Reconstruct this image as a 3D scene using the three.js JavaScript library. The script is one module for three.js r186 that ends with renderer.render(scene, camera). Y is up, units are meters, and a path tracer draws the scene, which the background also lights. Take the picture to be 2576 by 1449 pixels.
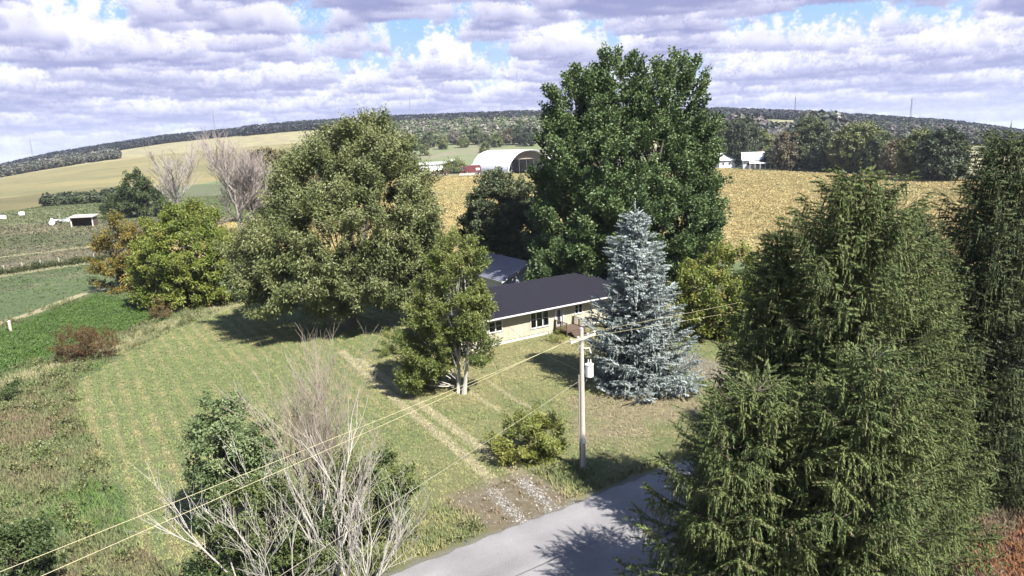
import * as THREE from 'three';
import { mergeGeometries } from 'three/addons/utils/BufferGeometryUtils.js';
import { ImprovedNoise } from 'three/addons/math/ImprovedNoise.js';

// ---------------------------------------------------------------- camera, sky, sun, exposure
const scene = new THREE.Scene();
const F = 700, EYE = 20, PITCH = Math.atan(150 / F), ROLL = 0.034;
const camera = new THREE.PerspectiveCamera(2 * Math.atan(288 / F) * 180 / Math.PI, 1024 / 576, 0.1, 6000);
camera.position.set(0, EYE, 0);
camera.rotation.set(-PITCH, 0, -ROLL, 'XYZ');
const renderer = new THREE.WebGLRenderer();
renderer.toneMapping = THREE.LinearToneMapping;
renderer.toneMappingExposure = 3.3;
renderer.shadowMap.enabled = true;
const SUN = new THREE.Vector3(0.43, 0.77, 0.47).normalize();
const sun = new THREE.DirectionalLight(new THREE.Color().setRGB(1, 0.95, 0.86), 5);
sun.name = 'sun';
sun.position.copy(SUN).multiplyScalar(300);
sun.castShadow = true;
sun.shadow.mapSize.set(4096, 4096);
Object.assign(sun.shadow.camera, { left: -250, right: 250, top: 250, bottom: -250, near: 1, far: 900 });
scene.add(sun, sun.target);

const PN = new ImprovedNoise();
const pn = (x, y, z) => PN.noise(x, y, z);
const clamp = (x, a = 0, b = 1) => Math.min(b, Math.max(a, x));
const sm = (a, b, x) => { const t = clamp((x - a) / (b - a)); return t * t * (3 - 2 * t); };
const lerp = (a, b, t) => a + (b - a) * t;
const mix3 = (a, b, t) => [lerp(a[0], b[0], t), lerp(a[1], b[1], t), lerp(a[2], b[2], t)];
function rng(s) { return () => { s = (s + 0x6d2b79f5) | 0; let t = Math.imul(s ^ (s >>> 15), 1 | s); t = (t + Math.imul(t ^ (t >>> 7), 61 | t)) ^ t; return ((t ^ (t >>> 14)) >>> 0) / 4294967296; }; }

// A field of fair-weather cumulus with flat bases, marched through for each direction.
function skyTexture() {
  const W = 4096, H = 2048, data = new Float32Array(W * H * 4);
  const JR = rng(19), base = 1.1, top = 2.0, ox = 13.7, oz = 4.2, WC = Math.cos(0.31), WS = Math.sin(0.31), sx = SUN.x * WC + SUN.z * WS, sz = SUN.z * WC - SUN.x * WS;
  const puff = (x, z, k) => 1 - Math.abs(pn(x, k, z)) * 2.4;                      // rounded heads with creases between
  const cover = (x, z) => pn(x * 0.33 + ox, 9.7, z * 0.33 + oz) * 0.5 + pn(x * 0.95, 3.1, z * 0.95 + oz) * 0.55 + puff(x * 2.1 + ox, z * 2.1, 2.2) * 0.3 - 0.13;
  const dens = (x, h, z, fine) => {
    const fr = (h - base) / (top - base), c = cover(x, z);
    if (c < -0.3) return -1;
    let d = pn(x * 3.6, h * 4.6, z * 3.6) * 0.42;
    if (fine) d += pn(x * 6.3, h * 7, z * 6.3) * 0.33 + pn(x * 13, h * 14, z * 13) * 0.22;
    return c * 1.9 - fr * 0.95 + d * (0.4 + fr * 1.1);
  };
  const color = (dx, dy, dz, steps, fine) => {
    const y = Math.max(dy, 0), el = Math.asin(y);
    const k = clamp(el / 1.2), lo = [0.215, 0.25, 0.33], midc = [0.118, 0.2, 0.32], hi = [0.035, 0.085, 0.22];
    let c = k < 0.16 ? mix3(lo, midc, sm(0, 0.16, k)) : mix3(midc, hi, sm(0.16, 1, k));
    const ye = Math.sqrt(y * y + 0.0009);
    const t0 = base / ye, t1 = Math.min(top / ye, t0 + 11), n = steps, dt = (t1 - t0) / n;
    let T = 1, r = 0, g = 0, b = 0; const jit = 0.15 + 0.7 * JR();
    for (let i = 0; i < n && T > 0.03; i++) {
      const t = t0 + (i + jit) * dt, h = t * ye, x = (dx * WC + dz * WS) * t, z = (dz * WC - dx * WS) * t;   // the wind's heading turns the field
      const d = dens(x, h, z, fine);
      if (d <= 0) continue;
      const a = 1 - Math.exp(-Math.min(d * 14, 7) * dt * 5);
      const fr = (h - base) / (top - base);
      const occ = Math.max(0, dens(x + sx * 0.16, h + 0.2, z + sz * 0.16, fine));
      const lit = clamp(0.04 + fr * 1.15 + 0.62 * Math.exp(-occ * 4.5) * sm(0, 0.25, fr + 0.1) - occ * 0.12 + (fine ? pn(x * 4, h * 5, z * 4) * 0.22 : 0));
      let cc = mix3([0.105, 0.112, 0.195], [0.335, 0.33, 0.375], Math.pow(lit, 1.2));
      const far = 1 - Math.exp(-Math.max(0, t - 5) / 30);
      cc = mix3(cc, [0.222, 0.25, 0.35], far * 0.66);
      r += T * a * cc[0]; g += T * a * cc[1]; b += T * a * cc[2];
      T *= 1 - a;
    }
    return [r + T * c[0], g + T * c[1], b + T * c[2]];
  };
  const put = (row, col, c) => { const i = (row * W + col) * 4; data[i] = c[0]; data[i + 1] = c[1]; data[i + 2] = c[2]; data[i + 3] = 1; };
  const dirOf = (row, col) => { const up = ((row + 0.5) / H - 0.5) * Math.PI, a = ((col + 0.5) / W - 0.5) * 2 * Math.PI; return [Math.cos(a) * Math.cos(up), Math.sin(up), Math.sin(a) * Math.cos(up)]; };
  for (let i = 0; i < W * H / 2; i++) { data[i * 4] = 0.22; data[i * 4 + 1] = 0.25; data[i * 4 + 2] = 0.34; data[i * 4 + 3] = 1; }
  const fineTop = H / 2 + Math.ceil(17 / 180 * H), c0 = Math.round(W * (0.25 - 42 / 360)), c1 = Math.round(W * (0.25 + 42 / 360));
  for (let row = H / 2; row < H; row++) {
    const fineRow = row < fineTop, step = fineRow ? 4 : 8, rs = fineRow ? 2 : 8;
    if ((row - H / 2) % rs === 0) {
      for (let col = 0; col < W; col += step) {
        if (fineRow && col >= c0 && col + step <= c1) continue;
        const c = color(...dirOf(Math.min(H - 1, row + rs / 2), col + step / 2), fineRow ? 10 : 7, false);
        for (let a = 0; a < rs && row + a < H; a++) for (let q = 0; q < step; q++) put(row + a, col + q, c);
      }
    }
    if (fineRow) for (let col = c0; col < c1; col++) put(row, col, color(...dirOf(row, col), 36, true));
  }
  const t = new THREE.DataTexture(data, W, H, THREE.RGBAFormat, THREE.FloatType);
  t.mapping = THREE.EquirectangularReflectionMapping;
  t.magFilter = THREE.LinearFilter;
  t.needsUpdate = true;
  return t;
}
scene.fog = new THREE.FogExp2(new THREE.Color().setRGB(0.75, 0.82, 1), 0.00007);
scene.background = skyTexture();
scene.environment = scene.background;

// ---------------------------------------------------------------- where things stand
const S = 1024 / 2576;
const cR = Math.cos(ROLL), sR = Math.sin(ROLL), cP = Math.cos(PITCH), sP = Math.sin(PITCH);
function ray(px, py) {                                   // direction from the viewpoint for a place in the photograph (2576 wide)
  const x = (px * S - 512) / F, y = -(py * S - 288) / F, xr = x * cR + y * sR, yr = -x * sR + y * cR;
  return [xr, yr * cP - sP, -(cP + yr * sP)];
}
function G(px, py, h = 0) { const d = ray(px, py), t = (h - EYE) / d[1]; return [d[0] * t, d[2] * t]; }
function onZ(px, py, z) { const d = ray(px, py), t = z / d[2]; return [d[0] * t, EYE + d[1] * t, z, t * S / F]; }
const U = [0.839, -0.545], N = [0.545, 0.839];            // along the road, and from the house to the road
const ROAD0 = [2.7, -35.2];
const roadW = (x, z) => -((x - ROAD0[0]) * N[0] + (z - ROAD0[1]) * N[1]);    // metres beyond the house-side edge of the road
const roadS = (x, z) => (x - ROAD0[0]) * U[0] + (z - ROAD0[1]) * U[1];
function inPoly(p, x, z) { let c = false; for (let i = 0, j = p.length - 1; i < p.length; j = i++) if ((p[i][1] > z) !== (p[j][1] > z) && x < (p[j][0] - p[i][0]) * (z - p[i][1]) / (p[j][1] - p[i][1]) + p[i][0]) c = !c; return c; }
function segDist(a, b, x, z) { const dx = b[0] - a[0], dz = b[1] - a[1], t = clamp(((x - a[0]) * dx + (z - a[1]) * dz) / (dx * dx + dz * dz)); return Math.hypot(x - a[0] - dx * t, z - a[1] - dz * t); }
function pathDist(p, x, z) { let d = 1e9; for (let i = 1; i < p.length; i++) d = Math.min(d, segDist(p[i - 1], p[i], x, z)); return d; }

// the land: level round the yard, rising to a broad wooded ridge far beyond
const HOR = [[-400, -40], [0, -9], [66, 1], [179, 13], [305, 21], [398, 24], [520, 25], [722, 21], [802, 15], [881, 8], [948, 2], [1022, -8], [1424, -40]];
function ridge(az) {
  const px = 512 + F * Math.tan(clamp(az, -0.85, 0.85));
  let e = HOR[0][1];
  for (let i = 1; i < HOR.length; i++) if (px >= HOR[i - 1][0]) { const a = HOR[i - 1], b = HOR[i]; e = lerp(a[1], b[1], clamp((px - a[0]) / (b[0] - a[0]))); }
  return Math.max(-12, EYE - 12 + 1300 * e / F);
}
function landH(x, z) {
  const r = Math.hypot(x, z);
  if (r < 470) return 0;
  const p = clamp((r - 470) / 830);
  return ridge(Math.atan2(x, -z)) * (p * p * (3 - 2 * p) * 0.55 + p * 0.45) - Math.max(0, r - 1400) * 0.02;
}

// ---------------------------------------------------------------- ground colours (base colours of what grows or lies there)
const fbm = (x, z, f, o = 3) => { let s = 0, a = 1, m = 0; for (let i = 0; i < o; i++, f *= 2.1, a *= 0.55) { s += a * pn(x * f, 7.3 + i * 3.1, z * f); m += a; } return s / m; };
const C = {
  lawn: [0.118, 0.143, 0.05], lawnDry: [0.205, 0.185, 0.085], straw: [0.262, 0.238, 0.138], weed: [0.0576, 0.103, 0.0212], weedDark: [0.0273, 0.0516, 0.0121],
  rough: [0.0943, 0.111, 0.0451], brown: [0.116, 0.0853, 0.0516], pasture: [0.0698, 0.0789, 0.0364], pastureBrown: [0.121, 0.107, 0.0667], soy: [0.285, 0.23, 0.1],
  soyGreen: [0.157, 0.146, 0.0607], gravel: [0.182, 0.17, 0.152], russet: [0.139, 0.0698, 0.0425], meadow: [0.0728, 0.103, 0.0364], bare: [0.205, 0.164, 0.111],
};
const g2 = (...l) => l.map(([x, y]) => G(x, y));
const LAWN_EDGE = g2([600, 762], [440, 830], [290, 900], [190, 955], [215, 1060], [270, 1180], [300, 1300], [380, 1400], [520, 1500]);
const LAWN = [...LAWN_EDGE, ...g2([900, 1600]), [14, -42], [30, -52], [34, -75], [10, -110], [-22, -112], [-38, -92]];
const WEEDBAND = g2([-60, 860], [130, 790], [240, 745], [380, 770], [400, 800], [270, 850], [130, 895], [-60, 960]);
const PATHL = g2([-200, 880], [0, 815], [80, 790], [160, 758], [250, 728]);
const FRINGE = g2([-60, 985], [120, 930], [300, 870], [430, 815], [600, 762]);
const TRACK1 = g2([860, 885], [930, 950], [1050, 1050], [1190, 1165], [1290, 1260]);
const TRACK2 = g2([905, 905], [1000, 975], [1110, 1055], [1240, 1150], [1360, 1225]);
const TRACK3 = g2([1130, 930], [1200, 1000], [1330, 1075]), TRACK4 = g2([1230, 960], [1300, 1010], [1430, 1070]);
const DRIVE = g2([1710, 905], [1800, 930], [1900, 1000]);
const SOYC = [[-75, -128], [-20, -118], [60, -100], [150, -50], [215, -120], [157, -252], [112, -382], [-30, -393], [-75, -398]];
function nearColor(x, z) {
  const w = roadW(x, z), s = roadS(x, z);
  const n1 = fbm(x, z, 0.09), n2 = fbm(x + 40, z, 0.5), n3 = fbm(x, z + 90, 2.2, 2);
  const wob = n2 * 1.6 + n3 * 0.5;
  if (w < -8.1 + n3 * 0.3) return w < -14.5 + n2 * 2 ? mix3([0.164, 0.0728, 0.0303], [0.121, 0.0789, 0.0667], sm(-0.2, 0.25, n1 + n3 * 0.6 + (w + 18) * 0.08)) : mix3(C.brown, C.weed, sm(-0.3, 0.5, n2 + n3 * 0.4));
  let c;
  const inLawn = inPoly(LAWN, x + wob + n1 * 4, z + wob + n1 * 3);
  if (inLawn) {
    const along = 2 * Math.pow(0.5 + 0.5 * Math.sin(roadS(x, z) * 5.0 + n1 * 2.5 + n2 * 0.6), 2) - 0.8, cross = Math.sin(w * 2.4 + n1 * 2);
    const left = sm(-4, -16, x + n1 * 5);
    c = mix3(C.lawn, C.lawnDry, clamp(0.44 - left * 0.2 + n1 * 0.9 + n2 * 0.6 + n3 * 0.45 + (along * 0.34 + cross * 0.12) * left));
    if (x > 4 && z > -52) c = mix3(c, C.bare, sm(-0.1, 0.35, n1 + 0.16 + n2 * 0.4) * 0.6);
    const tr = Math.min(pathDist(TRACK1, x, z), pathDist(TRACK2, x, z)), tr2 = Math.min(pathDist(TRACK3, x, z), pathDist(TRACK4, x, z));
    c = mix3(c, C.straw, sm(0.55, 0.22, tr + n3 * 0.2 + n2 * 0.12) * 0.95);
    c = mix3(c, C.straw, sm(0.32, 0.1, tr2 + n3 * 0.2 + n2 * 0.12) * 0.8);
    const dv = pathDist(DRIVE, x, z);
    c = mix3(c, mix3(C.gravel, C.bare, 0.5), sm(2.6, 1.2, dv + wob * 0.5) * 0.8);
  } else {
    c = mix3(C.rough, C.brown, clamp(0.15 + n1 * 1.3 + n2 * 1.1));
    c = mix3(c, C.weed, sm(0.0, 0.4, -n1 * 0.8 + n2 * 0.5 + n3 * 0.3) * 0.9);
    if (z < -95 || (x < -46 && w > 20)) c = pastureColor(x, z);
    if (x > -38 && z < -100) c = mix3(C.soy, C.meadow, sm(-112, -104, z));
  }
  if (inPoly(WEEDBAND, x + wob, z + wob)) c = mix3(C.weed, C.weedDark, clamp(0.25 + n2 * 1.2 + n3 * 0.5));
  const fd = pathDist(FRINGE, x, z);
  c = mix3(c, C.straw, sm(2.6, 0.5, fd + wob * 1.2) * (0.35 + 0.4 * sm(-0.2, 0.3, n2)));
  c = mix3(c, C.straw, sm(1.15, 0.6, pathDist(PATHL, x, z) + n3 * 0.5));
  if (w < 5.5) {                                         // the verge
    const v = sm(5.5, 2.6, w + wob * 0.7);
    c = mix3(c, mix3(mix3(C.rough, C.lawn, 0.5), C.lawnDry, clamp(0.35 + n2 + n3 * 0.8)), v * 0.8);
    const ap = sm(3.4, 2.2, Math.abs(s + 1.9 + w * 0.1) + wob * 0.4);
    c = mix3(c, mix3(C.bare, C.brown, clamp(0.5 + n3)), ap * 0.9 * sm(6, 4, w));
    const rut = Math.min(Math.abs(s + 2.9 - w * 0.1), Math.abs(s + 0.8 - w * 0.1));
    c = mix3(c, C.gravel, sm(0.6, 0.2, rut + n3 * 0.5) * sm(5, 3.4, w) * sm(0.4, 1.0, w) * 0.35);
    c = mix3(c, C.gravel, sm(0.55, 0.15, w + n3 * 0.5) * 0.7);
  }
  return c;
}
const FENCEL = g2([-260, 730], [-100, 707], [0, 690], [120, 672], [250, 656], [330, 648]);
const fenceY = (x, z) => { let b = FENCEL[0], c = FENCEL[1]; for (let i = 1; i < FENCEL.length; i++) if (x >= FENCEL[i - 1][0] || i === 1) { b = FENCEL[i - 1]; c = FENCEL[i]; } return (c[0] - b[0]) * (z - b[1]) - (c[1] - b[1]) * (x - b[0]); };
function pastureColor(x, z) {
  const n1 = fbm(x, z, 0.02), n2 = fbm(x + 300, z, 0.09), n3 = fbm(x, z + 500, 0.45, 2), near = fenceY(x, z) > 0;
  let c = near ? mix3(mix3(C.meadow, C.weedDark, 0.3), C.pastureBrown, clamp(0.22 + n1 * 1.4 + n2 * 1.3 + n3 * 0.5)) : mix3(C.pasture, C.pastureBrown, clamp(0.5 + n1 * 1.2 + n2 * 1.5 + n3 * 0.9));
  if (z < -205) c = mix3(c, C.meadow, 0.55);
  const fd = pathDist(FENCEL, x, z);
  c = mix3(c, C.weedDark, sm(3.2, 1.4, fd + n3 * 1.5) * 0.7);
  return mix3(c, C.straw, sm(1.5, 0.7, Math.abs(fd - 2.6 * (near ? 1 : 9)) + n3 * 0.8) * 0.7);
}
function farColor(x, z) {
  const r = Math.hypot(x, z), n1 = fbm(x, z, 0.012), n2 = fbm(x + 300, z, 0.06), n3 = fbm(x, z + 500, 0.35, 2);
  if (x > -75 && x < 45 && z > -125 && z < -5) return nearColor(x, z);
  if (inPoly(SOYC, x + n3 * 2, z + n3 * 2)) return mix3(C.soy, C.soyGreen, clamp(0.25 + n1 * 0.9 + n2 * 0.8 + n3 * 0.6));
  const edge = -178 + n2 * 4 + Math.max(0, -z - 560) * 0.3;
  if (x < edge && z < -215 + (x + 187) * -0.55 + 20) {
    if (r > 870 + n2 * 14) return mix3(C.lawnDry, C.pastureBrown, clamp(0.5 + n2));
    const drill = Math.sin((x * 0.94 + z * 0.34) * 0.33 + n1 * 3), streak = sm(0.82, 1, Math.sin((x * 0.8 + z * 0.6) * 0.055 + n1 * 2.5));
    let c = mix3(mix3(C.soy, C.lawnDry, 0.5), C.soyGreen, clamp(0.45 + n1 * 1.4 + n2 * 0.6 + drill * 0.12));
    c = mix3(c, C.rough, streak * 0.6 * sm(-0.2, 0.2, n2)); return [c[0] * 0.58, c[1] * 0.58, c[2] * 0.5];
  }
  if (x < -40 && z > -400) {                              // horse pasture
    return pastureColor(x, z);
  }
  if (r > 1120) return mix3(C.rough, C.weedDark, clamp(0.5 + n2));
  if (r > 395 && x < 130) return mix3(C.meadow, C.pastureBrown, clamp(0.35 + n1 * 1.2 + n2 * 0.9 + (Math.sin(z * 0.05 + n1 * 4) > 0.7 ? 0.3 : 0)));
  return mix3(C.pasture, C.straw, clamp(0.3 + n1 * 1.5 + n2));
}
function colorTexture(fn, x0, z0, size, px) {
  const d = new Uint8Array(px * px * 4), enc = (v) => Math.round(255 * clamp(v <= 0.0031308 ? v * 12.92 : 1.055 * Math.pow(v, 1 / 2.4) - 0.055)), R = rng(5);
  for (let j = 0; j < px; j++) for (let i = 0; i < px; i++) {
    const c = fn(x0 + (i + 0.5) / px * size, z0 + (j + 0.5) / px * size), k = 0.88 + 0.24 * R(), o = (j * px + i) * 4;
    d[o] = enc(c[0] * k); d[o + 1] = enc(c[1] * k); d[o + 2] = enc(c[2] * k); d[o + 3] = 255;
  }
  const t = new THREE.DataTexture(d, px, px);
  t.colorSpace = THREE.SRGBColorSpace; t.magFilter = THREE.LinearFilter; t.minFilter = THREE.LinearMipmapLinearFilter; t.generateMipmaps = true; t.needsUpdate = true;
  return t;
}
function grainTexture(px, seed, f) {                      // tiling grain for fine relief
  const d = new Uint8Array(px * px * 4), R = rng(seed), a = new Float32Array(px * px);
  for (let i = 0; i < a.length; i++) a[i] = R();
  for (let j = 0; j < px; j++) for (let i = 0; i < px; i++) {
    let s = 0; for (let q = -f; q <= f; q++) for (let p = -f; p <= f; p++) s += a[((j + q + px) % px) * px + (i + p + px) % px];
    const v = clamp(0.5 + (s / ((2 * f + 1) ** 2) - 0.5) * (2 * f + 1) * 0.9) * 255, o = (j * px + i) * 4;
    d[o] = d[o + 1] = d[o + 2] = v; d[o + 3] = 255;
  }
  const t = new THREE.DataTexture(d, px, px);
  t.wrapS = t.wrapT = THREE.RepeatWrapping; t.magFilter = THREE.LinearFilter; t.needsUpdate = true;
  return t;
}
const GRAIN = grainTexture(512, 3, 1);
function grain(rep) { const t = GRAIN.clone(); t.repeat.set(rep, rep); t.needsUpdate = true; return t; }

// ---------------------------------------------------------------- helpers for building
const taken = new Map();
function numbered(name) { const n = taken.get(name) ?? 0; taken.set(name, n + 1); return n ? name + '_' + String(n).padStart(3, '0') : name; }
function shade(o) { o.castShadow = o.receiveShadow = true; return o; }
function tag(o, label, category, group) { o.userData.label = label; o.userData.category = category; if (group) o.userData.group = group; return o; }
function thing(name, label, category, [x, y, z] = [0, 0, 0], turn = 0, group) {
  const o = new THREE.Group(); o.name = numbered(name); o.position.set(x, y, z); o.rotation.y = turn; scene.add(o);
  return tag(o, label, category, group);
}
function part(name, geo, m, parent) { const o = shade(new THREE.Mesh(Array.isArray(geo) ? mergeGeometries(geo.map((g) => g.index ? g.toNonIndexed() : g)) : geo, m)); o.name = name; parent.add(o); return o; }
function structure(name, geo, m) { const o = shade(new THREE.Mesh(geo, m)); o.name = name; o.userData.kind = 'structure'; scene.add(o); return o; }
const bx = (w, h, d, x = 0, y = 0, z = 0) => new THREE.BoxGeometry(w, h, d).translate(x, y, z);
const mat = (c, roughness = 0.85, more = {}) => new THREE.MeshStandardMaterial({ color: new THREE.Color().setRGB(...c), roughness, ...more });
function quadGeo(x0, z0, x1, z1, y, n = 1) {              // a level sheet, uv 0..1
  const g = new THREE.PlaneGeometry(x1 - x0, z1 - z0, n, n).rotateX(-Math.PI / 2).translate((x0 + x1) / 2, y, (z0 + z1) / 2), p = g.attributes.position, uv = g.attributes.uv;
  for (let i = 0; i < p.count; i++) uv.setXY(i, (p.getX(i) - x0) / (x1 - x0), (p.getZ(i) - z0) / (z1 - z0));
  return g;
}
// a tapered tube through points
function tubePush(out, pts, radii, sides) {
  const rings = [], up = new THREE.Vector3(), t = new THREE.Vector3(), a = new THREE.Vector3(), b = new THREE.Vector3();
  for (let i = 0; i < pts.length; i++) {
    t.subVectors(pts[Math.min(i + 1, pts.length - 1)], pts[Math.max(i - 1, 0)]).normalize();
    up.set(Math.abs(t.y) > 0.9 ? 1 : 0, Math.abs(t.y) > 0.9 ? 0 : 1, 0);
    a.crossVectors(up, t).normalize(); b.crossVectors(t, a);
    const ring = [];
    for (let k = 0; k < sides; k++) { const an = k / sides * Math.PI * 2, c = Math.cos(an) * radii[i], s = Math.sin(an) * radii[i]; ring.push([pts[i].x + a.x * c + b.x * s, pts[i].y + a.y * c + b.y * s, pts[i].z + a.z * c + b.z * s]); }
    rings.push(ring);
  }
  for (let i = 1; i < rings.length; i++) for (let k = 0; k < sides; k++) {
    const k2 = (k + 1) % sides, p = rings[i - 1][k], q = rings[i - 1][k2], r = rings[i][k], s = rings[i][k2];
    out.push(...p, ...q, ...r, ...q, ...s, ...r);
  }
}
function triGeo(arr) { const g = new THREE.BufferGeometry(); g.setAttribute('position', new THREE.Float32BufferAttribute(arr, 3)); return g; }
const V = (x, y, z) => new THREE.Vector3(x, y, z);
// instanced copies: list of [x,y,z, dx,dy,dz (the copy's own up), roll, scaleAcross, scaleAlong, r,g,b]
class Copies {
  constructor() { this.m = []; this.c = []; }
  add(x, y, z, dx, dy, dz, roll, sa, sl, col) {
    const l = Math.hypot(dx, dy, dz) || 1; dx /= l; dy /= l; dz /= l;
    let ax = dz, ay = 0, az = -dx; const la = Math.hypot(ax, az);
    if (la < 1e-3) { ax = 1; az = 0; } else { ax /= la; az /= la; }
    const bxx = ay * dz - az * dy, byy = az * dx - ax * dz, bzz = ax * dy - ay * dx, c = Math.cos(roll), s = Math.sin(roll);
    const X = [ax * c + bxx * s, ay * c + byy * s, az * c + bzz * s], Z = [bxx * c - ax * s, byy * c - ay * s, bzz * c - az * s];
    this.m.push(X[0] * sa, X[1] * sa, X[2] * sa, 0, dx * sl, dy * sl, dz * sl, 0, Z[0] * sa, Z[1] * sa, Z[2] * sa, 0, x, y, z, 1);
    this.c.push(col[0], col[1], col[2]);
  }
  build(name, geo, m, parent) {
    const n = this.c.length / 3, o = shade(new THREE.InstancedMesh(geo, m, n));
    o.instanceMatrix.array.set(this.m);
    o.instanceColor = new THREE.InstancedBufferAttribute(new Float32Array(this.c), 3);
    o.name = name; o.userData.kind = 'stuff'; parent.add(o);
    return o;
  }
}

// ---------------------------------------------------------------- the land and the road
{
  const pos = [], uv = [], idx = [], rings = [0, 8, 30, 80, 160, 300, 420, 470], na = 128;
  for (let r = 500; r <= 1420; r += 30) rings.push(r);
  rings.push(1500, 1700, 2000, 2500, 3200, 4200);
  for (const r of rings) for (let k = 0; k < na; k++) { const a = k / na * 2 * Math.PI, x = Math.sin(a) * r, z = -Math.cos(a) * r; pos.push(x, landH(x, z), z); uv.push((x + 1000) / 2000, (z + 1400) / 2000); }
  for (let i = 1; i < rings.length; i++) for (let k = 0; k < na; k++) { const a = (i - 1) * na + k, b = (i - 1) * na + (k + 1) % na, c = i * na + k, d = i * na + (k + 1) % na; idx.push(a, b, c, b, d, c); }
  const g = new THREE.BufferGeometry();
  g.setAttribute('position', new THREE.Float32BufferAttribute(pos, 3)); g.setAttribute('uv', new THREE.Float32BufferAttribute(uv, 2)); g.setIndex(idx); g.computeVertexNormals();
  const t = colorTexture(farColor, -1000, -1400, 2000, 1400);
  structure('ground', g, new THREE.MeshStandardMaterial({ map: t, roughness: 1 }));
  structure('farmland', quadGeo(-240, -405, 200, 35, 0.012, 8), new THREE.MeshStandardMaterial({ map: colorTexture(farColor, -240, -405, 440, 1600), roughness: 1, bumpMap: grain(70), bumpScale: 0.15 }));
  structure('yard_grass', quadGeo(-75, -125, 45, -5, 0.024, 8), new THREE.MeshStandardMaterial({ map: colorTexture(nearColor, -75, -125, 120, 2048), roughness: 1, bumpMap: grain(90), bumpScale: 0.05 }));
}
const roadPt = (s, w) => [ROAD0[0] + U[0] * s - N[0] * w, ROAD0[1] + U[1] * s - N[1] * w];
{
  // asphalt with a slight crown and worn, uneven edges
  const R = rng(8), pos = [], uv = [], idx = [], ws = [0.05, -0.25, -1.9, -3.75, -5.6, -7.2, -7.5], ys = [0.035, 0.05, 0.075, 0.095, 0.075, 0.05, 0.035];
  let n = 0;
  for (let s = -40; s <= 70; s += 0.5, n++) ws.forEach((w, k) => { const j = k === 0 || k === 6 ? (R() - 0.5) * 0.22 + pn(s * 0.5, k, 0) * 0.25 : 0, [x, z] = roadPt(s, w + j); pos.push(x, ys[k], z); uv.push(s, w); });
  for (let i = 1; i < n; i++) for (let k = 0; k < 6; k++) { const a = (i - 1) * 7 + k, b = a + 1, c = i * 7 + k, d = c + 1; idx.push(a, c, b, b, c, d); }
  const g = new THREE.BufferGeometry();
  g.setAttribute('position', new THREE.Float32BufferAttribute(pos, 3)); g.setAttribute('uv', new THREE.Float32BufferAttribute(uv, 2)); g.setIndex(idx); g.computeVertexNormals();
  const px = 1024, d = new Uint8Array(px * px * 4), RR = rng(77);
  for (let j = 0; j < px; j++) for (let i = 0; i < px; i++) {
    const x = i / px * 16, y = j / px * 16;
    const lane = Math.sin(y * Math.PI * 2 / 4) * 0.012;
    const v = 0.43 + fbm(x, y, 0.35) * 0.07 + fbm(x * 0.3, y * 1.2, 0.5) * 0.06 + lane + (RR() - 0.5) * 0.11, o = (j * px + i) * 4;
    d[o] = 255 * v; d[o + 1] = 255 * (v - 0.006); d[o + 2] = 255 * (v + 0.002); d[o + 3] = 255;
  }
  const t = new THREE.DataTexture(d, px, px); t.colorSpace = THREE.SRGBColorSpace; t.wrapS = t.wrapT = THREE.MirroredRepeatWrapping; t.magFilter = THREE.LinearFilter; t.repeat.set(1 / 16, 1 / 16); t.needsUpdate = true;
  const road = structure('road', g, new THREE.MeshStandardMaterial({ map: t, roughness: 0.9, bumpMap: grain(0.6), bumpScale: 0.008 }));
  // the sealed joint along the middle
  const jp = [];
  for (let s = -40; s < 70; s += 0.4) {
    const q = (ss) => { const w = -3.62 + pn(ss * 0.25, 4.4, 0) * 0.22, h = 0.025 + 0.03 * Math.max(0, pn(ss * 0.6, 1, 2) + 0.3); return [roadPt(ss, w - h), roadPt(ss, w + h)]; };
    const [a, b] = q(s), [c, e] = q(s + 0.4);
    jp.push(a[0], 0.098, a[1], c[0], 0.098, c[1], b[0], 0.098, b[1], b[0], 0.098, b[1], c[0], 0.098, c[1], e[0], 0.098, e[1]);
  }
  part('joint_seal', triGeo(jp), mat([0.06, 0.06, 0.065], 0.6), road);
}

// ---------------------------------------------------------------- plants: leaves, sprays, trunks
function sprayGeo(n, len, rad, leafL, leafW, seed, droop = 0) {   // leaves round a short shoot that grows along +y
  const R = rng(seed), out = [];
  for (let i = 0; i < n; i++) {
    const a = R() * Math.PI * 2, h = R(), rr = rad * Math.sqrt(R()) * (1 - 0.55 * h), x = Math.cos(a) * rr, z = Math.sin(a) * rr, y = h * len;
    const d = V(Math.cos(a) * 0.8 + (R() - 0.5) * 0.9, 0.35 + (R() - 0.5) * 1.0 - droop, Math.sin(a) * 0.8 + (R() - 0.5) * 0.9).normalize();
    const sd = V(R() - 0.5, R() - 0.5, R() - 0.5).cross(d).normalize(), nn = V(0, 0, 0).crossVectors(sd, d), L = leafL * (0.7 + 0.6 * R()), w = leafW * (0.7 + 0.6 * R());
    const m = (f, s, k) => [x + d.x * L * f + sd.x * w * s + nn.x * k * w, y + d.y * L * f + sd.y * w * s + nn.y * k * w, z + d.z * L * f + sd.z * w * s + nn.z * k * w];
    const b = m(0, 0, 0), l = m(0.45, -0.5, 0.22), r = m(0.45, 0.5, 0.22), t = m(1, 0, -0.1);
    out.push(...b, ...r, ...t, ...b, ...t, ...l);
  }
  return triGeo(out);
}
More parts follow.
